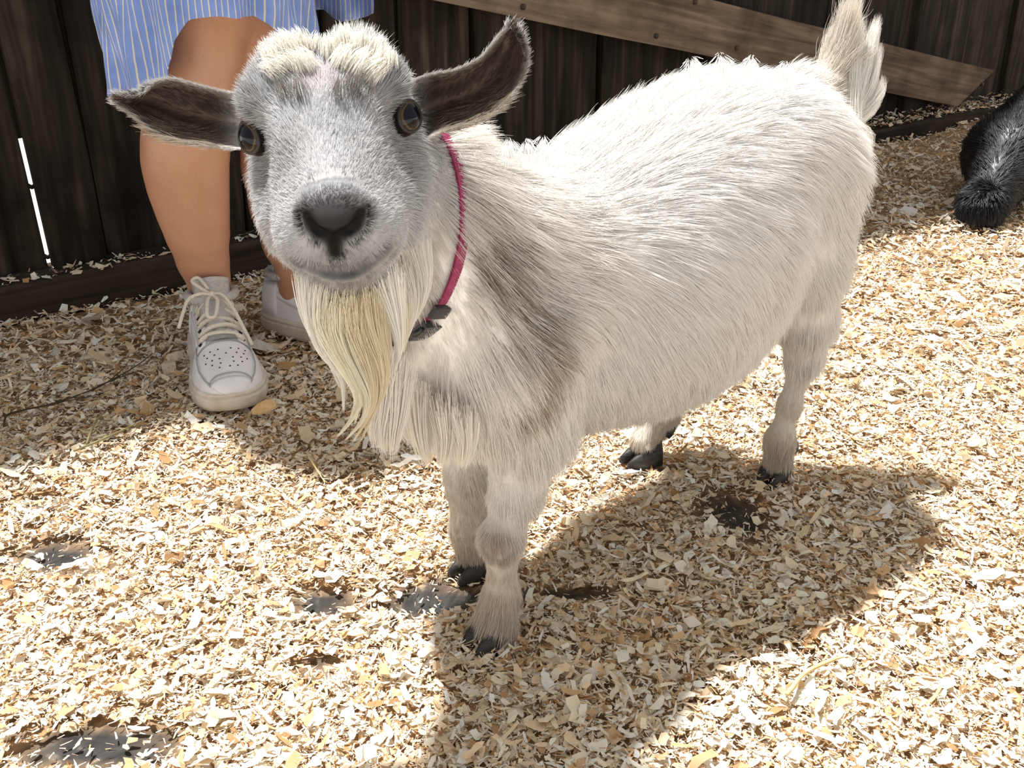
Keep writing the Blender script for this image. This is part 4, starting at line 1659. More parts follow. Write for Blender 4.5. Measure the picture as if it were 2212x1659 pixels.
# beard: curtain from the jaw, gathering into thin curved locks
beard_paths = [
    ([(690, 622), (684, 690), (700, 755), (738, 815), (742, 895)], .012, 130, WHT),
    ([(712, 632), (706, 700), (735, 770), (775, 850), (760, 905), (727, 945)], .013, 150, CREAM),
    ([(735, 640), (735, 710), (762, 780), (795, 850), (785, 905), (745, 952)], .013, 170, CREAM),
    ([(758, 640), (766, 710), (790, 775), (806, 840), (800, 890), (762, 955)], .013, 170, TAN),
    ([(785, 632), (800, 710), (822, 775), (826, 835), (812, 880), (778, 955)], .013, 180, TAN),
    ([(810, 620), (822, 690), (832, 760), (828, 820), (808, 890)], .011, 120, TAN),
    ([(670, 600), (668, 660), (682, 720), (712, 780), (735, 840)], .011, 110, WHT),
    ([(745, 645), (750, 720), (772, 790), (780, 850), (765, 920)], .012, 120, CREAM),
    ([(830, 600), (852, 680), (862, 750), (850, 810)], .013, 150, WHT),
    ([(860, 560), (885, 640), (882, 710), (862, 770)], .013, 170, WHT),
    ([(890, 520), (912, 600), (905, 665), (880, 720)], .013, 170, WHT),
    ([(850, 590), (868, 660), (876, 720), (872, 760)], .013, 130, CREAM),
    ([(720, 642), (718, 700), (728, 760), (750, 810)], .012, 150, CREAM),
    ([(775, 640), (785, 700), (800, 760), (800, 810)], .012, 150, CREAM),
    ([(800, 630), (818, 680), (838, 740), (840, 790)], .012, 130, WHT),
]
for i, (pts, r0, n, c) in enumerate(beard_paths):
    root = hit(*pts[0])
    m0 = float((GO + GA * root[0] - GL * root[1] + np.array([0, 0, root[2]]) - CP) @ FW)
    m0 = min(max(m0, 0.655), 0.74) + 0.004
    ds = np.linspace(m0, m0 + 0.025, len(pts))
    path = [gp(p[0], p[1], d) for p, d in zip(pts, ds)]
    sp.append((lock(path, r0 * 1.15, 0.0009, int(n * 4.0), 100 + i, m=12, pw=1.6), 0.000115, c, 0.14))
locks_obj('beard', sp, goat, M['fur'])

# brisket tuft that hangs below the chest
sp = []
for i, (pts, r0, n) in enumerate([
    ([(850, 790), (838, 870), (828, 930), (830, 985)], .016, 420), ([(862, 800), (858, 880), (850, 940), (848, 990)], .015, 320), ([(840, 800), (824, 860), (808, 920), (815, 968)], .012, 260),
    ([(900, 850), (905, 920), (915, 975), (925, 1010)], .014, 220), ([(960, 880), (965, 940), (960, 985), (955, 1010)], .016, 200), ([(1000, 900), (1005, 950), (1000, 990), (998, 1012)], .016, 160)]):
    ds = np.linspace(0.80, 0.815, len(pts)) + (0.03 if pts[0][0] > 890 else 0)
    sp.append((lock([gp(p[0], p[1], d) for p, d in zip(pts, ds)], r0, 0.006, n, 200 + i, m=8), 0.00024, (0.86, 0.82, 0.76), 0.06))
locks_obj('brisket_tuft', sp, goat, M['fur'])

# poll tufts: two cream mops parted in the middle
sp = []
for i, (x0, y0, x1, y1) in enumerate([(600, 150, 575, 108), (628, 140, 600, 85), (655, 135, 640, 78), (682, 140, 688, 92), (642, 165, 600, 130), (668, 170, 640, 125), (610, 172, 570, 150),
                                      (722, 138, 712, 92), (748, 130, 740, 70), (778, 135, 785, 78), (805, 145, 820, 95), (830, 160, 838, 120), (735, 165, 760, 115), (770, 170, 800, 125), (800, 180, 835, 150)]):
    y0, y1 = y0 - 14, y1 - 6
    a = hit(x0, y0)
    o_ = G(CP)
    d0_ = np.linalg.norm(a - o_)
    da, db = nrm(Gd(ray(0.5 * x0 + 0.5 * x1, 0.45 * y0 + 0.55 * y1 - 8))), nrm(Gd(ray(x1, y1)))
    mid = o_ + da * (d0_ - 0.004)
    b = o_ + db * (d0_ + 0.008)
    sp.append((lock([a, mid, b], 0.011, 0.008, 300, 300 + i, m=7), 0.00017, (0.90, 0.87, 0.80), 0.06))
# dark streaks in the forelock
for i, (x0, y0, x1, y1) in enumerate([(620, 205, 600, 165), (650, 205, 640, 160), (760, 195, 770, 150), (785, 205, 800, 165), (735, 205, 738, 165)]):
    a = hit(x0, y0)
    o_ = G(CP)
    d0_ = np.linalg.norm(a - o_) - 0.004
    da, db = nrm(Gd(ray(0.5 * (x0 + x1), 0.5 * (y0 + y1)))), nrm(Gd(ray(x1, y1)))
    sp.append((lock([a, o_ + da * (d0_ - 0.006), o_ + db * (d0_ - 0.004)], 0.010, 0.006, 60, 350 + i, m=7), 0.00016, (0.22, 0.20, 0.18), 0.3))
locks_obj('poll_tuft', sp, goat, M['fur'])

# tail plume
TD = float((GO + GA * 0.585 + np.array([0, 0, 0.5]) - CP) @ FW)
sp = []
for i, (pts, r0, r1, n, c) in enumerate([
    ([(1835, 262), (1838, 180), (1845, 100), (1852, 28)], .016, .012, 900, WHT), ([(1838, 262), (1858, 180), (1880, 100), (1897, 35)], .014, .007, 520, WHT), ([(1828, 255), (1815, 180), (1812, 110), (1822, 45)], .013, .007, 420, WHT),
    ([(1838, 250), (1870, 205), (1890, 150), (1900, 90)], .011, .006, 300, WHT), ([(1842, 262), (1880, 228), (1900, 196), (1906, 165)], .010, .006, 240, WHT), ([(1842, 268), (1872, 245), (1890, 225), (1898, 212)], .010, .006, 220, WHT),
    ([(1826, 240), (1800, 190), (1792, 150), (1794, 115)], .010, .006, 260, WHT), ([(1845, 285), (1866, 290), (1874, 300), (1872, 325)], .014, .007, 260, WHT), ([(1848, 300), (1862, 330), (1860, 360), (1854, 385)], .014, .007, 240, CREAM)]):
    sp.append((lock([gp(p[0], p[1], TD) for p in pts], r0, r1, int(n * 1.5), 400 + i, m=9, wig=0.0015), 0.00018, (0.92, 0.90, 0.85), 0.06))
locks_obj('tail_plume', sp, goat, M['fur'])

# ragged tufts standing up along the spine
sp = []
for i, (x, y, dx, dy) in enumerate([(950, 362, -6, -22), (985, 350, -8, -24), (1020, 342, -10, -26), (1045, 338, -12, -34), (1075, 334, -10, -28), (1105, 330, -6, -26), (1140, 328, -4, -22), (1170, 324, 4, -24), (1240, 302, -4, -20), (1300, 268, -10, -22),
                                    (1340, 246, -10, -22), (1388, 228, -16, -36), (1400, 222, -14, -30), (1440, 186, -10, -24), (1500, 150, -8, -20), (1560, 142, -4, -20), (1620, 146, 4, -18), (1690, 160, 8, -20), (1740, 182, 10, -18)]):
    a = hit(x, y + 6)
    o_ = G(CP)
    d0_ = np.linalg.norm(a - o_) + 0.004
    da, db = nrm(Gd(ray(x + dx * 0.3, y + dy * 0.5))), nrm(Gd(ray(x + dx, y + dy)))
    sp.append((lock([a, o_ + da * d0_, o_ + db * (d0_ + 0.002)], 0.010, 0.0035, 90, 500 + i, m=7), 0.00015, (0.90, 0.89, 0.87), 0.05))
locks_obj('spine_tuft', sp, goat, M['fur'])

# ------------------------------------------------------------------ collar on the goat's neck
M['strap'] = noise_mat('magenta webbing', [(0.3, (0.20, 0.022, 0.070)), (0.7, (0.32, 0.045, 0.12))], 220, rough=0.7, bump=0.25)
M['plastic'] = noise_mat('black plastic', [(0.3, (0.010, 0.010, 0.011)), (0.7, (0.022, 0.022, 0.024))], 40, rough=0.35, spec=0.5)
CPX = [(948, 460), (962, 505), (966, 560), (962, 620), (950, 675), (925, 722), (892, 752), (864, 772)]
CH = np.array([hit(*p) for p in CPX])
cc0 = CH.mean(0)
_u, _s, _vt = np.linalg.svd(CH - cc0)
cn = _vt[2]
nax = nrm(NB - S(-0.02, 0.005, 0.37))
if cn @ nax < 0:
    cn = -cn
cn = nrm(0.75 * cn + 0.25 * nax)
# centre: where the neck's own axis crosses the collar plane
na0 = S(-0.02, 0.005, 0.37)
cc = na0 + nax * (((cc0 - na0) @ cn) / (nax @ cn))
ce1 = nrm(np.cross(cn, np.array([0, 0, 1.0])))
ce2 = np.cross(cn, ce1)


def inside(p):
    i = np.round((p - F.lo) / F.h).astype(int)
    i = np.clip(i, 0, F.n - 1)
    return F.D[i[0], i[1], i[2]] < 0


NA = 96
rr = np.zeros(NA)
for k in range(NA):
    a = 2 * math.pi * k / NA
    d = ce1 * math.cos(a) + ce2 * math.sin(a)
    t = 0.0
    while t < 0.13 and inside(cc + d * t):
        t += 0.001
    rr[k] = t
rr = np.minimum(rr, np.median(rr) * 1.35)
ker = np.hanning(13)
ker /= ker.sum()
rr = np.convolve(np.concatenate([rr[-6:], rr, rr[:6]]), ker, 'valid') + 0.002


def ring_pt(a, off=0.0, wdt=0.0):
    f = (a / (2 * math.pi) * NA) % NA
    i = int(f)
    r_ = rr[i] * (1 - f + i) + rr[(i + 1) % NA] * (f - i)
    return cc + (ce1 * math.cos(a) + ce2 * math.sin(a)) * (r_ + off) + cn * wdt


def band(a0, a1, w, off0, off1, n):
    V, Fc = [], []
    full = abs(a1 - a0 - 2 * math.pi) < 1e-6
    m = n if full else n + 1
    for k in range(m):
        a = a0 + (a1 - a0) * k / n
        V += [ring_pt(a, off1, -w / 2), ring_pt(a, off1, w / 2), ring_pt(a, off0, w / 2), ring_pt(a, off0, -w / 2)]
    for k in range(n):
        k2 = (k + 1) % m
        for j in range(4):
            j2 = (j + 1) % 4
            Fc.append((k * 4 + j, k * 4 + j2, k2 * 4 + j2, k2 * 4 + j))
    if not full:
        Fc += [(3, 2, 1, 0), tuple(n * 4 + j for j in range(4))]
    return V, Fc


def ang_of(px, py):
    p = hit(px, py) - cc
    return math.atan2(p @ ce2, p @ ce1)


collar = empty('goat_collar', GO, PHI)
tag(collar, 'narrow magenta collar with black buckle round the white goat\'s neck', 'collar')
v, f = band(0, 2 * math.pi, 0.0100, -0.001, 0.0012, NA)
mesh_obj('strap', v, f, M['strap'], collar, smooth=False)
aS, aB, aT = ang_of(955, 668), ang_of(928, 716), ang_of(864, 768)
sgn = 1 if ((aB - aS + math.pi) % (2 * math.pi) - math.pi) > 0 else -1
# adjuster slide
v, f = band(aS - 0.05, aS + 0.05, 0.021, 0.001, 0.0055, 4)
o = mesh_obj('slider', v, f, M['plastic'], collar, smooth=False)
o['label'] = 'black plastic slider'
v, f = band(aS - 0.045 + 0.10 * sgn, aS + 0.30 * sgn + 0.02, 0.0125, 0.0012, 0.0034, 8)
mesh_obj('strap_overlap', v, f, M['strap'], collar, smooth=False)
# side release buckle: body, two prongs
v, f = band(aB - 0.10, aB + 0.10, 0.019, 0.0012, 0.0075, 8)
bk_ = mesh_obj('buckle', v, f, M['plastic'], collar, smooth=False)
bk_['label'] = 'black plastic side-release buckle'
for wd in (-1, 1):
    V, Fc = tube([ring_pt(aB - 0.07, 0.005, wd * 0.0095), ring_pt(aB, 0.006, wd * 0.0118), ring_pt(aB + 0.06, 0.005, wd * 0.0095)], [0.002, 0.0028, 0.002], 8)
    mesh_obj('prong', V, Fc, M['plastic'], bk_)
# loose end tab
v, f = band(aT - 0.09, aT + 0.09, 0.016, 0.0012, 0.0060, 5)
mesh_obj('end_tab', v, f, M['plastic'], collar, smooth=False)

# ------------------------------------------------------------------ person standing by the wall
def leg_d(y):
    return 1.59 - (640 - y) * 0.000408


def Wp(px, py, d):
    return at(px, py, d)


PF = Field((-0.78, 1.20, -0.01), (-0.05, 1.86, 1.42), 0.005)
LEG1 = [(457, 672, 62), (453, 640, 82), (450, 600, 86), (438, 560, 106), (426, 500, 130), (416, 450, 148), (407, 400, 163), (401, 350, 174), (402, 305, 176), (414, 255, 160), (432, 205, 150), (440, 165, 152), (446, 110, 154), (452, 50, 158), (462, -60, 170)]
pts = [Wp(x, y, leg_d(y)) for x, y, w in LEG1]
rad = [w * 0.5 * leg_d(y) / FPX for x, y, w in LEG1]
PF.chain(pts, rad, 0.012)
hip1 = pts[-1]
# calf bulge behind, kneecap in front
PF.ell(Wp(432, 190, leg_d(190) - 0.045), np.eye(3), (0.030, 0.022, 0.036), 0.03)
PF.ell(Wp(396, 345, leg_d(345) + 0.025), np.eye(3), (0.042, 0.045, 0.075), 0.03)
foot1 = Wp(455, 690, 1.60)
PF.cone(pts[0], rad[0], foot1, 0.020, 0.02)


def leg2_d(y):
    return 1.67 - (640 - y) * 0.00045


LEG2 = [(648, 658, 60), (645, 625, 78), (640, 580, 84), (628, 520, 118), (618, 440, 152), (608, 360, 164), (598, 290, 158), (588, 220, 146), (580, 165, 148), (572, 110, 152), (565, 40, 160), (556, -60, 172)]
pts2 = [Wp(x, y, leg2_d(y)) for x, y, w in LEG2]
rad2 = [w * 0.5 * leg2_d(y) / FPX for x, y, w in LEG2]
PF.chain(pts2, rad2, 0.012)
hip2 = pts2[-1]
PF.cone(pts2[0], rad2[0], Wp(652, 680, 1.68), 0.018, 0.02)
pel = 0.5 * (hip1 + hip2) + np.array([0, 0.02, 0.16])
for h, r_ in ((hip1, 0.062), (hip2, 0.066)):
    PF.cone(h, r_, pel + np.array([0.042 * (1 if h is hip2 else -1), 0, -0.05]), 0.068, 0.04)
PF.ell(pel, np.eye(3), (0.115, 0.095, 0.07), 0.05)
PV, PQ = PF.mesh()
del PF
person = empty('person', (float(pts[0][0]), float(pts[0][1]), 0))
tag(person, 'bare-legged person in a blue striped dress and white sneakers standing by the board wall', 'person')
off = np.array([pts[0][0], pts[0][1], 0])
me = fast_mesh('body', PV - off, PQ)


def skin_mat():
    m, nt, b = mat_base('tanned skin')
    tc = nt.nodes.new('ShaderNodeTexCoord')
    n1 = nt.nodes.new('ShaderNodeTexNoise')
    n1.inputs['Scale'].default_value = 9
    n1.inputs['Detail'].default_value = 4
    L(nt, tc, 'Object', n1, 'Vector')
    r = ramp(nt, [(0.3, (0.46, 0.235, 0.145)), (0.7, (0.56, 0.31, 0.20))])
    L(nt, n1, 'Fac', r, 'Fac')
    n2 = nt.nodes.new('ShaderNodeTexNoise')
    n2.inputs['Scale'].default_value = 420
    L(nt, tc, 'Object', n2, 'Vector')
    r2 = ramp(nt, [(0.30, (0.80, 0.74, 0.70)), (0.42, (1, 1, 1))])
    L(nt, n2, 'Fac', r2, 'Fac')
    mx = nt.nodes.new('ShaderNodeMix')
    mx.data_type = 'RGBA'
    mx.blend_type = 'MULTIPLY'
    mx.inputs['Factor'].default_value = 0.6
    L(nt, r, 'Color', mx, 6)
    L(nt, r2, 'Color', mx, 7)
    L(nt, mx, 2, b, 'Base Color')
    b.inputs['Roughness'].default_value = 0.42
    b.inputs['Subsurface Weight'].default_value = 0.15
    b.inputs['Subsurface Radius'].default_value = (0.01, 0.004, 0.002)
    b.inputs['Subsurface Scale'].default_value = 0.5
    return m


M['human'] = skin_mat()
me.materials.append(M['human'])
pb = bpy.data.objects.new('body', me)
col.objects.link(pb)
pb.parent = person
pb['label'] = 'tanned bare legs'


def stripe_mat(n_stripes):
    m, nt, b = mat_base('blue striped cotton')
    uv = nt.nodes.new('ShaderNodeUVMap')
    uv.uv_map = 'UVMap'
    sx = nt.nodes.new('ShaderNodeSeparateXYZ')
    L(nt, uv, 'UV', sx, 'Vector')
    nz = nt.nodes.new('ShaderNodeTexNoise')
    nz.inputs['Scale'].default_value = 60
    L(nt, uv, 'UV', nz, 'Vector')
    ma = nt.nodes.new('ShaderNodeMath')
    ma.operation = 'MULTIPLY_ADD'
    L(nt, sx, 'X', ma, 0)
    ma.inputs[1].default_value = n_stripes
    ma2 = nt.nodes.new('ShaderNodeMath')
    ma2.operation = 'MULTIPLY'
    L(nt, nz, 'Fac', ma2, 0)
    ma2.inputs[1].default_value = 0.15
    nt.links.new(ma2.outputs[0], ma.inputs[2])
    fr = nt.nodes.new('ShaderNodeMath')
    fr.operation = 'FRACT'
    nt.links.new(ma.outputs[0], fr.inputs[0])
    r = ramp(nt, [(0.0, (0.24, 0.36, 0.74)), (0.78, (0.27, 0.40, 0.80)), (0.83, (0.80, 0.74, 0.60)), (0.95, (0.80, 0.74, 0.60)), (1.0, (0.24, 0.36, 0.74))])
    nt.links.new(fr.outputs[0], r.inputs['Fac'])
    n2 = nt.nodes.new('ShaderNodeTexNoise')
    n2.inputs['Scale'].default_value = 22
    n2.inputs['Detail'].default_value = 5
    L(nt, uv, 'UV', n2, 'Vector')
    r2 = ramp(nt, [(0.3, (0.78, 0.80, 0.84)), (0.7, (1.15, 1.13, 1.1))])
    L(nt, n2, 'Fac', r2, 'Fac')
    mx = nt.nodes.new('ShaderNodeMix')
    mx.data_type = 'RGBA'
    mx.blend_type = 'MULTIPLY'
    mx.inputs['Factor'].default_value = 1
    L(nt, r, 'Color', mx, 6)
    L(nt, r2, 'Color', mx, 7)
    L(nt, mx, 2, b, 'Base Color')
    b.inputs['Roughness'].default_value = 0.85
    b.inputs['Specular IOR Level'].default_value = 0.15
    tr = nt.nodes.new('ShaderNodeBsdfTranslucent')
    L(nt, mx, 2, tr, 'Color')
    ms = nt.nodes.new('ShaderNodeMixShader')
    ms.inputs['Fac'].default_value = 0.25
    L(nt, b, 'BSDF', ms, 1)
    L(nt, tr, 'BSDF', ms, 2)
    L(nt, ms, 'Shader', nt.nodes['Material Output'], 'Surface')
    return m


def cloth(name, P, uvf, mat, parent, closed, thick=0.0018):
    """P (rows, cols, 3)"""
    nr, nc = P.shape[:2]
    V = P.reshape(-1, 3) - off
    Fc, UVs = [], []
    for i in range(nr - 1):
        for j in range(nc if closed else nc - 1):
            j2 = (j + 1) % nc
            Fc.append((i * nc + j, i * nc + j2, (i + 1) * nc + j2, (i + 1) * nc + j))
            UVs += [uvf(i, j), uvf(i, j + 1), uvf(i + 1, j + 1), uvf(i + 1, j)]
    o = mesh_obj(name, V, Fc, mat, parent)
    ul = o.data.uv_layers.new(name='UVMap')
    ul.data.foreach_set('uv', np.array(UVs, np.float32).ravel())
    md = o.modifiers.new('thickness', 'SOLIDIFY')
    md.thickness = thick
    md.offset = 0
    return o


def zpx(y, d=1.38):
    return float(at(447, y, d)[2])


DC = 0.5 * (at(447, 0, 1.40) + at(452, 60, 1.46))
dcx, dcy = float(at(472, 0, 1.40)[0]), float(0.5 * (hip1[1] + hip2[1]))
HEMX = [180, 258, 315, 348, 373, 392, 415, 425, 475, 522, 576, 590, 608, 640, 690]
HEMY = [205, 205, 195, 170, 127, 85, 50, 41, 35, 41, 37, 50, 78, 120, 170]
NT, NR = 144, 40
P = np.zeros((NR, NT, 3))
for j in range(NT):
    th = 2 * math.pi * j / NT
    c, s_ = math.cos(th), math.sin(th)
    xx, yy = dcx + 0.124 * c, dcy + 0.13 * s_
    dq = np.array([xx, yy, 0.46 - CAM_H])
    x_px = 1106 + FPX * xx / float(dq @ FW)
    if s_ < 0.0:
        hy = float(np.interp(x_px, HEMX, HEMY))
    else:
        hy = 205 - 30 * s_ - 20 * c
    vv = (829.5 - hy) / FPX
    hz = CAM_H + yy * (vv * math.cos(PITCH) - math.sin(PITCH)) / (math.cos(PITCH) + vv * math.sin(PITCH))
    hz = max(hz, 0.40)
    ztop = float(pel[2]) + 0.085
    for i in range(NR):
        t = (i / (NR - 1)) ** 1.5
        z = hz + (ztop - hz) * t
        zr = np.array([0.40, 0.55, ztop - 0.06, ztop - 0.015, ztop])
        rx = np.interp(z, zr, [0.121, 0.131, 0.152, 0.12, 0.02])
        ry = np.interp(z, zr, [0.130, 0.130, 0.132, 0.10, 0.015])
        fold = math.exp(-(z - hz) / 0.35)
        wv = 0.011 * fold * math.sin(5 * th + 1.0 + 2 * z) + 0.007 * fold * math.sin(11 * th + 14 * z) + 0.0035 * math.sin(17 * th - 25 * z) + 0.0022 * math.sin(31 * th + 40 * z)
        # the cloth falls inwards between the legs in front
        if s_ < 0:
            wv -= 0.012 * fold * math.exp(-((x_px - 500) / 60.0) ** 2)
        P[i, j] = (dcx + (rx + wv) * c, dcy + (ry + wv) * s_, z)
M['dress'] = stripe_mat(104)
cloth('dress', P, lambda i, j: (j / NT, P[min(i, NR - 1), j % NT, 2]), M['dress'], person, True)
# rear shirt-tail that hangs out to one side
NR2, NC2 = 14, 26
P2 = np.zeros((NR2, NC2, 3))
for i in range(NR2):
    for j in range(NC2):
        u, v = j / (NC2 - 1), i / (NR2 - 1)
        x = 672 + (806 - 672 + 4 * math.sin(v * 4)) * u
        yb = np.interp(x, [672, 700, 722, 735, 760, 790, 806], [22, 20, 40, 47, 44, 36, 28])
        y = yb + (-220 - yb) * v
        d = 1.60 + 0.018 * math.sin(u * 9 + v * 2) - 0.03 * u * u - 0.14 * v * v
        x = x + (600 - x) * v ** 2 * 0.6
        P2[i, j] = at(x, y, d)
cloth('dress_tail', P2, lambda i, j: (j / NC2 * 0.14, 0.5 + i * 0.02), M['dress'], person, False)

# ------------------------------------------------------------------ sneakers
M['leather'] = noise_mat('white leather', [(0.3, (0.74, 0.74, 0.77)), (0.7, (0.84, 0.84, 0.87))], 30, rough=0.42, bump=0.08)
M['rubber'] = noise_mat('worn cream rubber', [(0.3, (0.52, 0.45, 0.36)), (0.7, (0.74, 0.69, 0.62))], 40, rough=0.6, bump=0.1)
M['lace'] = noise_mat('off-white lace', [(0.3, (0.62, 0.57, 0.47)), (0.7, (0.76, 0.72, 0.62))], 300, rough=0.8, bump=0.3)
M['seam'] = noise_mat('grey seam', [(0.3, (0.34, 0.33, 0.33)), (0.7, (0.45, 0.44, 0.44))], 80, rough=0.7)
M['hole'] = noise_mat('dark hole', [(0.3, (0.02, 0.02, 0.02)), (0.7, (0.04, 0.04, 0.04))], 80, rough=0.8)
M['liner'] = noise_mat('grey padded lining', [(0.3, (0.42, 0.41, 0.40)), (0.7, (0.55, 0.54, 0.52))], 200, rough=0.9, bump=0.2)
SL = 0.290
FS = [0, .015, .05, .12, .25, .42, .58, .70, .80, .89, .95, .985, 1.0]
WS = [.006, .022, .033, .0395, .0410, .0410, .0455, .0495, .0490, .0420, .0310, .0180, .004]
HSH = [.074, .090, .100, .106, .108, .100, .086, .074, .066, .060, .052, .044, .036]


def shoe_s(f, th, offn=0.0):
    w = np.interp(f, FS, WS) * 0.95
    h = np.interp(f, FS, HSH)
    c, s_ = math.cos(th), math.sin(th)
    # the sides stand steep, the top is rounded; narrower across the instep
    nar = np.interp(f, [0, .15, .35, .55, .8, 1], [0.92, .90, .80, .78, .92, 1.0])
    sx_ = math.copysign(abs(c) ** 0.72, c)
    z = 0.024 + (h - 0.024) * s_ ** 0.85
    x = w * sx_ * (1 - (1 - nar) * s_ ** 1.6)
    p = np.array([x, f * SL - 0.0, z])
    if offn:
        n_ = nrm(np.array([c * 1.0, 0.25 * (f > 0.8) * (f - 0.8) * 5, s_ * 1.0]))
        p = p + n_ * offn
    return p


def grid_patch(fn, f0, f1, t0, t1, nf, ntt, o0, o1):
    """a panel of given thickness lying on the upper"""
    V, Fc = [], []
    for lay, o_ in enumerate((o1, o0)):
        for i in range(nf + 1):
            for j in range(ntt + 1):
                a, b = i / nf, j / ntt
                f_ = (f0(b) if callable(f0) else f0) * (1 - a) + (f1(b) if callable(f1) else f1) * a
                t_ = (t0(a) if callable(t0) else t0) * (1 - b) + (t1(a) if callable(t1) else t1) * b
                V.append(fn(f_, t_, o_))
    K = (nf + 1) * (ntt + 1)
    I = lambda l, i, j: l * K + i * (ntt + 1) + j
    for i in range(nf):
        for j in range(ntt):
            Fc.append((I(0, i, j), I(0, i + 1, j), I(0, i + 1, j + 1), I(0, i, j + 1)))
            Fc.append((I(1, i, j), I(1, i, j + 1), I(1, i + 1, j + 1), I(1, i + 1, j)))
    for i in range(nf):
        for j in (0, ntt):
            q = (I(0, i, j), I(1, i, j), I(1, i + 1, j), I(0, i + 1, j))
            Fc.append(q if j == 0 else q[::-1])
    for j in range(ntt):
        for i in (0, nf):
            q = (I(0, i, j), I(0, i, j + 1), I(1, i, j + 1), I(1, i, j))
            Fc.append(q if i == 0 else q[::-1])
    return V, Fc


def make_shoe(pos, yaw, detail):
    V, Fc = [], []
    NFs, NTh = 40, 24
    for i in range(NFs + 1):
        f_ = i / NFs
        for j in range(NTh + 1):
            V.append(shoe_s(f_, math.pi * j / NTh))
    for i in range(NFs):
        for j in range(NTh):
            a = i * (NTh + 1) + j
            Fc.append((a, a + 1, a + NTh + 2, a + NTh + 1))
    sh = mesh_obj('sneaker', V, Fc, M['leather'], person)
    sh['label'] = 'white leather sneaker'
    # sole: side wall with a rolled lower edge and a step
    V, Fc = [], []
    prof = [(0.90, 0.000), (0.985, 0.003), (1.02, 0.010), (1.03, 0.022), (1.03, 0.0245), (1.00, 0.0255), (1.00, 0.0265), (1.015, 0.0275), (1.01, 0.032), (0.94, 0.0335)]
    fl = [1 - 0.5 * (1 + math.cos(math.pi * k / 36)) for k in range(37)]
    loop = [(np.interp(f_, FS, WS), f_ * SL) for f_ in fl] + [(-np.interp(f_, FS, WS), f_ * SL) for f_ in reversed(fl)]
    nl = len(loop)
    cyy = SL * 0.5
    for (k, z) in prof:
        for (x, y) in loop:
            sp_ = 0.010 * max(0, (y / SL - 0.72) / 0.28) ** 2
            V.append((x * k + math.copysign(0.0035, x) * (k - 0.9) * 8, cyy + (y - cyy) * (1 + (k - 1) * 0.5), z + sp_ * (1 if z < 0.02 else 0.6)))
    for i in range(len(prof) - 1):
        for j in range(nl):
            j2 = (j + 1) % nl
            Fc.append((i * nl + j, i * nl + j2, (i + 1) * nl + j2, (i + 1) * nl + j))
    Fc.append(tuple(reversed(range(nl))))
    Fc.append(tuple((len(prof) - 1) * nl + j for j in range(nl)))
    so = mesh_obj('sole', V, Fc, M['rubber'], sh)
    so['label'] = 'worn cream rubber sole'
    # overlays
    PI = math.pi
    v, f = grid_patch(shoe_s, 0.60, 0.985, 0.02, lambda a: 0.62 + 0.10 * a, 12, 5, -0.001, 0.0022)
    mesh_obj('toe_overlay', v, f, M['leather'], sh)
    v, f = grid_patch(shoe_s, 0.60, 0.985, PI - 0.02, lambda a: PI - 0.62 - 0.10 * a, 12, 5, -0.001, 0.0022)
    mesh_obj('toe_overlay', v, [q[::-1] for q in f], M['leather'], sh)
    v, f = grid_patch(shoe_s, 0.93, 0.995, 0.62, PI - 0.62, 4, 10, -0.001, 0.0022)
    mesh_obj('toe_bumper', v, f, M['leather'], sh)
    v, f = grid_patch(shoe_s, 0.30, 0.66, 0.70, 1.12, 10, 3, -0.001, 0.0026)
    mesh_obj('eyestay', v, f, M['leather'], sh)
    v, f = grid_patch(shoe_s, 0.30, 0.66, PI - 0.70, PI - 1.12, 10, 3, -0.001, 0.0026)
    mesh_obj('eyestay', v, [q[::-1] for q in f], M['leather'], sh)
    v, f = grid_patch(shoe_s, 0.0, 0.17, 0.05, 0.85, 8, 4, -0.001, 0.0022)
    mesh_obj('heel_counter', v, f, M['leather'], sh)
    v, f = grid_patch(shoe_s, 0.0, 0.17, PI - 0.05, PI - 0.85, 8, 4, -0.001, 0.0022)
    mesh_obj('heel_counter', v, [q[::-1] for q in f], M['leather'], sh)
    # curved check mark on each side
    for m_ in (0, 1):
        def tt(x):
            return PI - x if m_ else x
        v, f = grid_patch(shoe_s, 0.10, 0.56, lambda a: tt(0.55 - 0.34 * math.sin(PI * min(1, a * 1.15)) * (0.35 + 0.65 * a)), lambda a: tt(0.60 + 0.02 * a - 0.24 * max(0, a - 0.1) * (1 - a) + 0.16 * max(0, a - 0.75)), 12, 3, -0.0005, 0.0016)
        mesh_obj('side_mark', v, f if not m_ else [q[::-1] for q in f], M['leather'], sh)
    # seams along the overlay edges
    for th_ in (0.63, PI - 0.63):
        v, f = tube([shoe_s(f_, th_ + (0.08 if th_ < 1.5 else -0.08) * (f_ - .6) / .4, 0.0021) for f_ in np.linspace(0.60, 0.94, 14)], 0.0009, 5)
        mesh_obj('seam', v, f, M['seam'], sh)
    v, f = tube([shoe_s(0.925 - 0.015 * math.sin(PI * t), 0.64 + (PI - 1.28) * t, 0.0021) for t in np.linspace(0, 1, 16)], 0.0009, 5)
    mesh_obj('seam', v, f, M['seam'], sh)
    v, f = tube([shoe_s(0.665, 0.66 + (PI - 1.32) * t, 0.0016) for t in np.linspace(0, 1, 14)], 0.0011, 5)
    mesh_obj('seam', v, f, M['seam'], sh)
    # padded collar round the ankle and the tongue
    v, f = tube([(0.0345 * math.cos(a), 0.062 + 0.049 * math.sin(a), 0.104 + 0.007 * math.sin(a)) for a in np.linspace(0, 2 * PI, 33)[:-1]] + [(0.0345, 0.062, 0.104)], 0.0075, 10, caps=False)
    mesh_obj('ankle_pad', v, f, M['liner'], sh)
    V, Fc = [], []
    NU_, NV_ = 12, 8
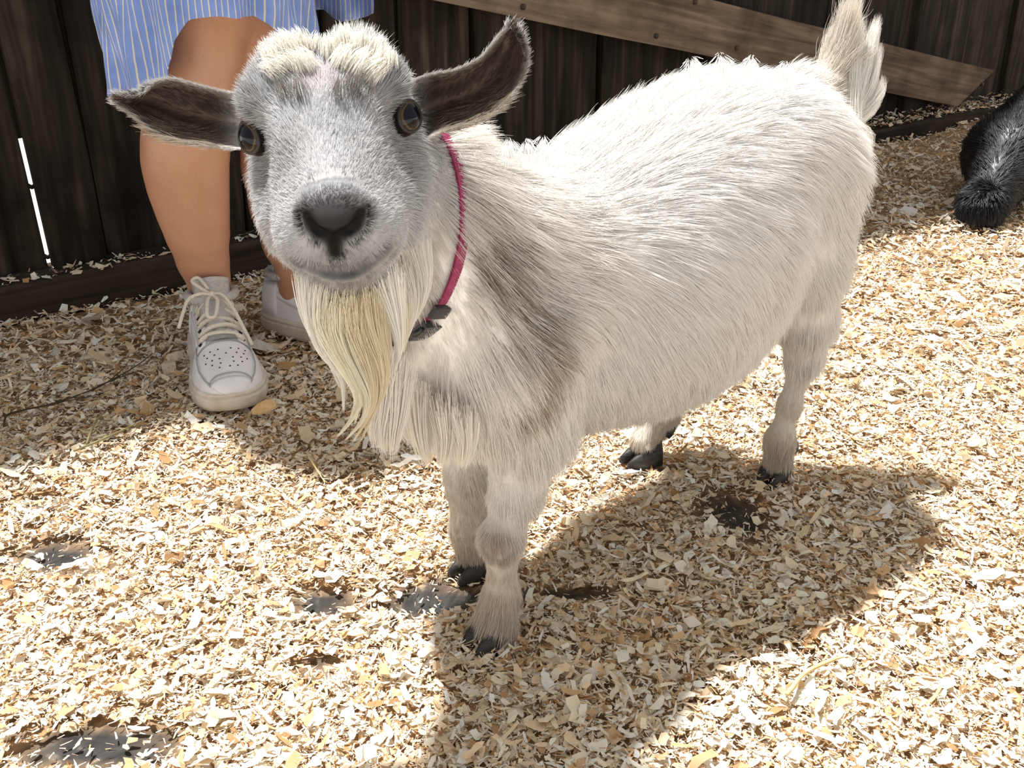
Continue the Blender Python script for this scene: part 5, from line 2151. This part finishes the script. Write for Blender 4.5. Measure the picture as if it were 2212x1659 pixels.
    for lay in (0, 1):
        for i in range(NU_ + 1):
            t = i / NU_
            y = 0.175 - 0.088 * t
            zc = np.interp(t, [0, .35, .7, 1], [0.085, 0.108, 0.122, 0.140])
            hw_ = 0.019 + 0.009 * t
            for j in range(NV_ + 1):
                b = j / NV_ * 2 - 1
                V.append((hw_ * b, y + 0.016 * b * b * -1 + (0.006 if lay else 0) * -1, zc - 0.010 * b * b - (0.006 if lay else 0)))
    K = (NU_ + 1) * (NV_ + 1)
    for i in range(NU_):
        for j in range(NV_):
            a = i * (NV_ + 1) + j
            Fc.append((a, a + NV_ + 1, a + NV_ + 2, a + 1))
            Fc.append((K + a, K + a + 1, K + a + NV_ + 2, K + a + NV_ + 1))
    for i in range(NU_):
        for j in (0, NV_):
            a = i * (NV_ + 1) + j
            Fc.append((a, K + a, K + a + NV_ + 1, a + NV_ + 1) if j else (a, a + NV_ + 1, K + a + NV_ + 1, K + a))
    for j in range(NV_):
        a = NU_ * (NV_ + 1) + j
        Fc.append((a, a + 1, K + a + 1, K + a))
    mesh_obj('tongue', V, Fc, M['liner'], sh)
    if detail:
        # lace rows
        for r_i, f_ in enumerate(np.linspace(0.36, 0.635, 6)):
            pth = []
            sk = 0.012 * (1 if r_i % 2 else -1)
            for t in np.linspace(0, 1, 9):
                th_ = 0.92 + (PI - 1.84) * t
                p = shoe_s(f_ + sk * (t - 0.5) * 2, th_, 0.0055 + 0.0015 * math.sin(PI * t))
                if f_ < 0.5:
                    p[2] += 0.010 * math.sin(PI * t) * (0.5 - f_) / 0.14
                pth.append(p)
            v, f = tube(pth, 0.0036, 7)
            mesh_obj('lace_row', v, f, M['lace'], sh)
            for th_ in (0.90, PI - 0.90):
                v, f = tube([shoe_s(f_, th_, 0.0020), shoe_s(f_, th_, 0.0042)], 0.0032, 8)
                mesh_obj('eyelet', v, f, M['hole'], sh)
        # knot, two loops, two ends
        kp = np.array([0.002, 0.118, 0.122])
        v, f = tube([kp + np.array([0, 0.006, -0.002]), kp, kp + np.array([0, -0.006, 0.002])], [0.004, 0.0065, 0.004], 8)
        mesh_obj('lace_knot', v, f, M['lace'], sh)
        for pth in ([(0, 0, 0), (0.016, -0.012, 0.010), (0.024, -0.026, 0.016), (0.014, -0.030, 0.018), (0.004, -0.010, 0.006)],
                    [(0, 0, 0), (-0.006, 0.020, -0.002), (0.002, 0.046, -0.016), (0.012, 0.044, -0.015), (0.008, 0.018, -0.002), (0.002, 0.002, 0.0)]):
            v, f = tube(spline([kp + np.array(q) for q in pth], 18), 0.0028, 7)
            mesh_obj('lace_loop', v, f, M['lace'], sh)
        for pth in ([(0, 0, 0), (0.016, 0.006, 0.006), (0.034, 0.012, 0.002), (0.044, 0.030, -0.010), (0.054, 0.050, -0.026)],
                    [(0, 0, 0), (-0.014, 0.008, 0.002), (-0.026, 0.030, -0.014), (-0.034, 0.056, -0.032), (-0.043, 0.076, -0.056)]):
            v, f = tube(spline([kp + np.array(q) for q in pth], 18), 0.0026, 7)
            mesh_obj('lace_end', v, f, M['lace'], sh)
        # small metal plate on the lowest lace
        v, f = grid_patch(lambda a_, b_, o_: shoe_s(a_, b_, 0.006 + o_), 0.640, 0.672, 1.25, PI - 1.25, 2, 5, 0.0, 0.002)
        mesh_obj('lace_plate', v, f, noise_mat('dull metal plate', [(0.3, (0.22, 0.22, 0.21)), (0.7, (0.36, 0.36, 0.35))], 60, rough=0.35), sh)
        # perforated toe
        for (f_, ths) in ((0.72, (0.98, 1.22, 1.46, 1.70, 1.94, 2.18)), (0.755, (1.08, 1.34, 1.58, 1.84, 2.08)), (0.79, (1.0, 1.24, 1.46, 1.70, 1.94, 2.16)), (0.825, (1.2, 1.46, 1.70, 1.96)), (0.858, (1.40, 1.60, 1.80))):
            for th_ in ths:
                v, f = tube([shoe_s(f_, th_, -0.001), shoe_s(f_, th_, 0.0006)], 0.0013, 7)
                mesh_obj('perforation', v, f, M['hole'], sh)
    sh.location = (pos[0] - off[0], pos[1] - off[1], pos[2])
    sh.rotation_euler = (0, 0, yaw)
    return sh


toe = ground(510, 897, 0.01)
ank = Wp(455, 640, 1.59)
dv = nrm((toe - ank) * np.array([1, 1, 0]))
heel = toe - dv * (SL + 0.002)
make_shoe((heel[0], heel[1], 0.004), math.atan2(dv[1], dv[0]) - math.pi / 2, True)
a2 = Wp(647, 640, 1.675)
d2v = nrm(np.array([0.86, -0.50, 0]))
heel2 = a2 - d2v * 0.068
make_shoe((heel2[0], heel2[1], 0.004), math.atan2(d2v[1], d2v[0]) - math.pi / 2, True)

# ------------------------------------------------------------------ black crested hen at the edge of the pen
hen_g = ground(2190, 420)
CB = at(2210, 330, 2.44)
CHd = at(2121, 446, 2.235)
CF = Field((CHd[0] - 0.12, CHd[1] - 0.14, -0.01), (CB[0] + 0.26, CB[1] + 0.34, 0.42), 0.005)
fdir = nrm((CHd - CB) * np.array([1, 1, 0]))
sdir = np.array([-fdir[1], fdir[0], 0])
CM = np.stack([fdir, sdir, np.array([0, 0, 1.0])])
bz = float(CB[2])
CF.ell(CB, CM, (0.150, 0.118, 0.105), 0.04)
CF.ell(CB - fdir * 0.09 + np.array([0, 0, 0.055]), CM, (0.085, 0.080, 0.085), 0.05)
CF.ell(CB - fdir * 0.155 + np.array([0, 0, 0.10]), CM, (0.055, 0.055, 0.07), 0.05)
for sd in (-1, 1):
    CF.ell(CB + sdir * sd * 0.085 + fdir * 0.02, CM, (0.09, 0.035, 0.06), 0.03)
    CF.ell(CB + sdir * sd * 0.05 - np.array([0, 0, 0.085]), CM, (0.05, 0.035, 0.045), 0.03)
    CF.cone(CB + sdir * sd * 0.05 - np.array([0, 0, 0.10]), 0.022, np.array([CB[0], CB[1], 0.02]) + sdir * sd * 0.05 + fdir * 0.02, 0.014, 0.02)
CF.chain([CB + fdir * 0.10 + np.array([0, 0, 0.0]), CB + 0.55 * (CHd - CB) + np.array([0, 0, 0.01]), CHd], [0.075, 0.055, 0.038], 0.04)
CF.ell(CHd + np.array([0, 0, 0.004]), CM, (0.041, 0.041, 0.040), 0.02)
HV, HQ = CF.mesh()
del CF
HN = vnormals(HV, HQ)
hb0 = np.array([CB[0], CB[1], 0.0])
hen = empty('black_hen', hb0)
tag(hen, 'fluffy black hen with a round crest pecking in the shavings', 'hen')
me = fast_mesh('body', HV - hb0, HQ, np.tile(np.array([0.012, 0.012, 0.014]), (len(HV), 1)))
me.materials.append(M['feather'])
ho = bpy.data.objects.new('body', me)
col.objects.link(ho)
ho.parent = hen
nF = 26000
wth = np.ones(len(HV))
dh = np.linalg.norm(HV - CHd, axis=1)
wth[dh < 0.075] = 3.5
wth[HV[:, 2] < 0.02] = 0
p, n = sample_surface(HV - hb0, HQ, HN, wth, nF)
dh = np.linalg.norm(p + hb0 - CHd, axis=1)
head = (1 - sstep(dh, 0.045, 0.08))
d = (-fdir)[None] * 1.0 + np.array([0, 0, -0.5])[None]
d = d * (1 - head[:, None]) + (n * 1.0 + np.array([0, 0, -0.35])) * head[:, None]
d = d + 0.25 * np.stack([n3(p, 40, 61, 1), n3(p, 40, 62, 1), n3(p, 40, 63, 1)], 1)
ln = 0.030 * (1 - head) + 0.020 * head
P = grow(p, n, d, ln, 0.16 * (1 - head) + 0.8 * head, m=5, clump=0.6, clump_n=1600, droop=0.15, wig=0.14, seed=77)
cl = np.array([0.016, 0.017, 0.021])[None] * (0.5 + 1.0 * rng.random((nF, 1)))
hair_obj('plumage', P, np.tile(np.array([0.0007, 0.0007, 0.0006, 0.0005, 0.0001]), (nF, 1)), cl, M['feather'], hen)
# beak, pointing down into the litter
bpnt = CHd + fdir * 0.036 + np.array([0, 0, -0.022]) - hb0
v, f = tube([bpnt, bpnt + fdir * 0.010 + np.array([0, 0, -0.010]), bpnt + fdir * 0.014 + np.array([0, 0, -0.022])], [0.007, 0.005, 0.0008], 8)
mesh_obj('beak', v, f, M['hoof'], hen)
# feet
for sd in (-1, 1):
    fb = sdir * sd * 0.05 + fdir * 0.02 + np.array([0, 0, 0.012])
    for an in (-0.5, 0.0, 0.5, math.pi):
        dv_ = fdir * math.cos(an) + sdir * math.sin(an)
        v, f = tube([fb, fb + dv_ * 0.025, fb + dv_ * (0.045 if an < 3 else 0.03) + np.array([0, 0, -0.006])], [0.006, 0.005, 0.002], 6)
        mesh_obj('toe', v, f, M['hoof'], hen)

# ------------------------------------------------------------------ stalks lying in the litter
def stalk_mat(name, a, b):
    return noise_mat(name, [(0.3, a), (0.7, b)], 80, rough=0.7, bump=0.2)


M['twig'] = stalk_mat('dark dry stem', (0.035, 0.026, 0.016), (0.085, 0.062, 0.038))
M['straw'] = stalk_mat('yellow straw', (0.60, 0.46, 0.20), (0.74, 0.60, 0.32))
M['hay'] = stalk_mat('greenish hay', (0.20, 0.18, 0.08), (0.32, 0.29, 0.14))


def stalk(name, pxs, rad, mat, label, z=0.017, group=None, n=14):
    pts = [ground(px, py, z) for px, py in pxs]
    pts = spline(pts, n)
    pts[:, 2] = floor_h(pts[:, 0], pts[:, 1]) + z
    o0 = pts.mean(0)
    o0[2] = 0
    v, f = tube(pts - o0, np.interp(np.linspace(0, 1, n), [0, 0.5, 1], [rad, rad, rad * 0.4]), 6)
    o = mesh_obj(name, v, f, mat)
    o.location = o0
    tag(o, label, name.replace('_', ' ').split()[-1], group)
    return o


tw = empty('dry_stem', ground(170, 850))
tw0 = np.array(ground(170, 850))
tag(tw, 'dark dry branching stem lying in the shaded shavings by the sneaker', 'stem')
for nm, pxs, rd in (('stalk', [(8, 918), (12, 893), (40, 882), (110, 868), (175, 846), (230, 822), (290, 792), (328, 765)], 0.0016), ('twig', [(175, 846), (225, 825), (262, 798), (282, 776)], 0.0011), ('twig', [(215, 828), (270, 808), (318, 795)], 0.0010), ('twig', [(100, 872), (140, 862), (200, 850), (236, 838)], 0.0009)):
    pts_ = spline([ground(px, py, 0.018) for px, py in pxs], 16)
    pts_[:, 2] = floor_h(pts_[:, 0], pts_[:, 1]) + 0.018
    v, f = tube(pts_ - tw0, np.interp(np.linspace(0, 1, 16), [0, 1], [rd, rd * 0.4]), 6)
    mesh_obj(nm, v, f, M['twig'], tw)
stalk('straw', [(663, 978), (680, 1008), (702, 1042)], 0.0012, M['straw'], 'thin yellow straw on the sunlit shavings below the goat\'s beard')
stalk('hay_blade', [(188, 962), (198, 930), (214, 902), (228, 890)], 0.0016, M['hay'], 'greenish hay blade standing up at the shade edge before the sneaker', z=0.02)
stalk('hay_blade', [(160, 978), (215, 955), (270, 930), (310, 912)], 0.0014, M['hay'], 'longer greenish hay blade lying flat at the shade edge', z=0.018)
stalk('straw', [(1700, 1500), (1740, 1452), (1800, 1425), (1822, 1420)], 0.0022, M['straw'], 'curved straw strip on open sunlit shavings in front of the goat')

# a thick chip of wood leaning on the sneaker's toe
cpos = ground(572, 892, 0.012)
V = [(-0.017, -0.004, 0), (-0.006, -0.009, 0.001), (0.006, -0.008, 0.003), (0.017, -0.003, 0.005), (0.016, 0.004, 0.010), (0.004, 0.008, 0.012), (-0.008, 0.007, 0.008), (-0.018, 0.002, 0.003)]
V = V + [(x * 0.96, y * 0.96, z + 0.0025) for x, y, z in V]
Fc = [tuple(reversed(range(8))), tuple(range(8, 16))] + [(k, (k + 1) % 8, 8 + (k + 1) % 8, 8 + k) for k in range(8)]
chip = mesh_obj('wood_chip', V, Fc, noise_mat('tan chip', [(0.3, (0.58, 0.36, 0.15)), (0.7, (0.74, 0.52, 0.27))], 120, rough=0.7), smooth=False)
chip.location = (cpos[0], cpos[1], 0.014)
chip.rotation_euler = (0, 0, 0.35)
tag(chip, 'tan wood chip lying against the toe of the white sneaker', 'wood chip')
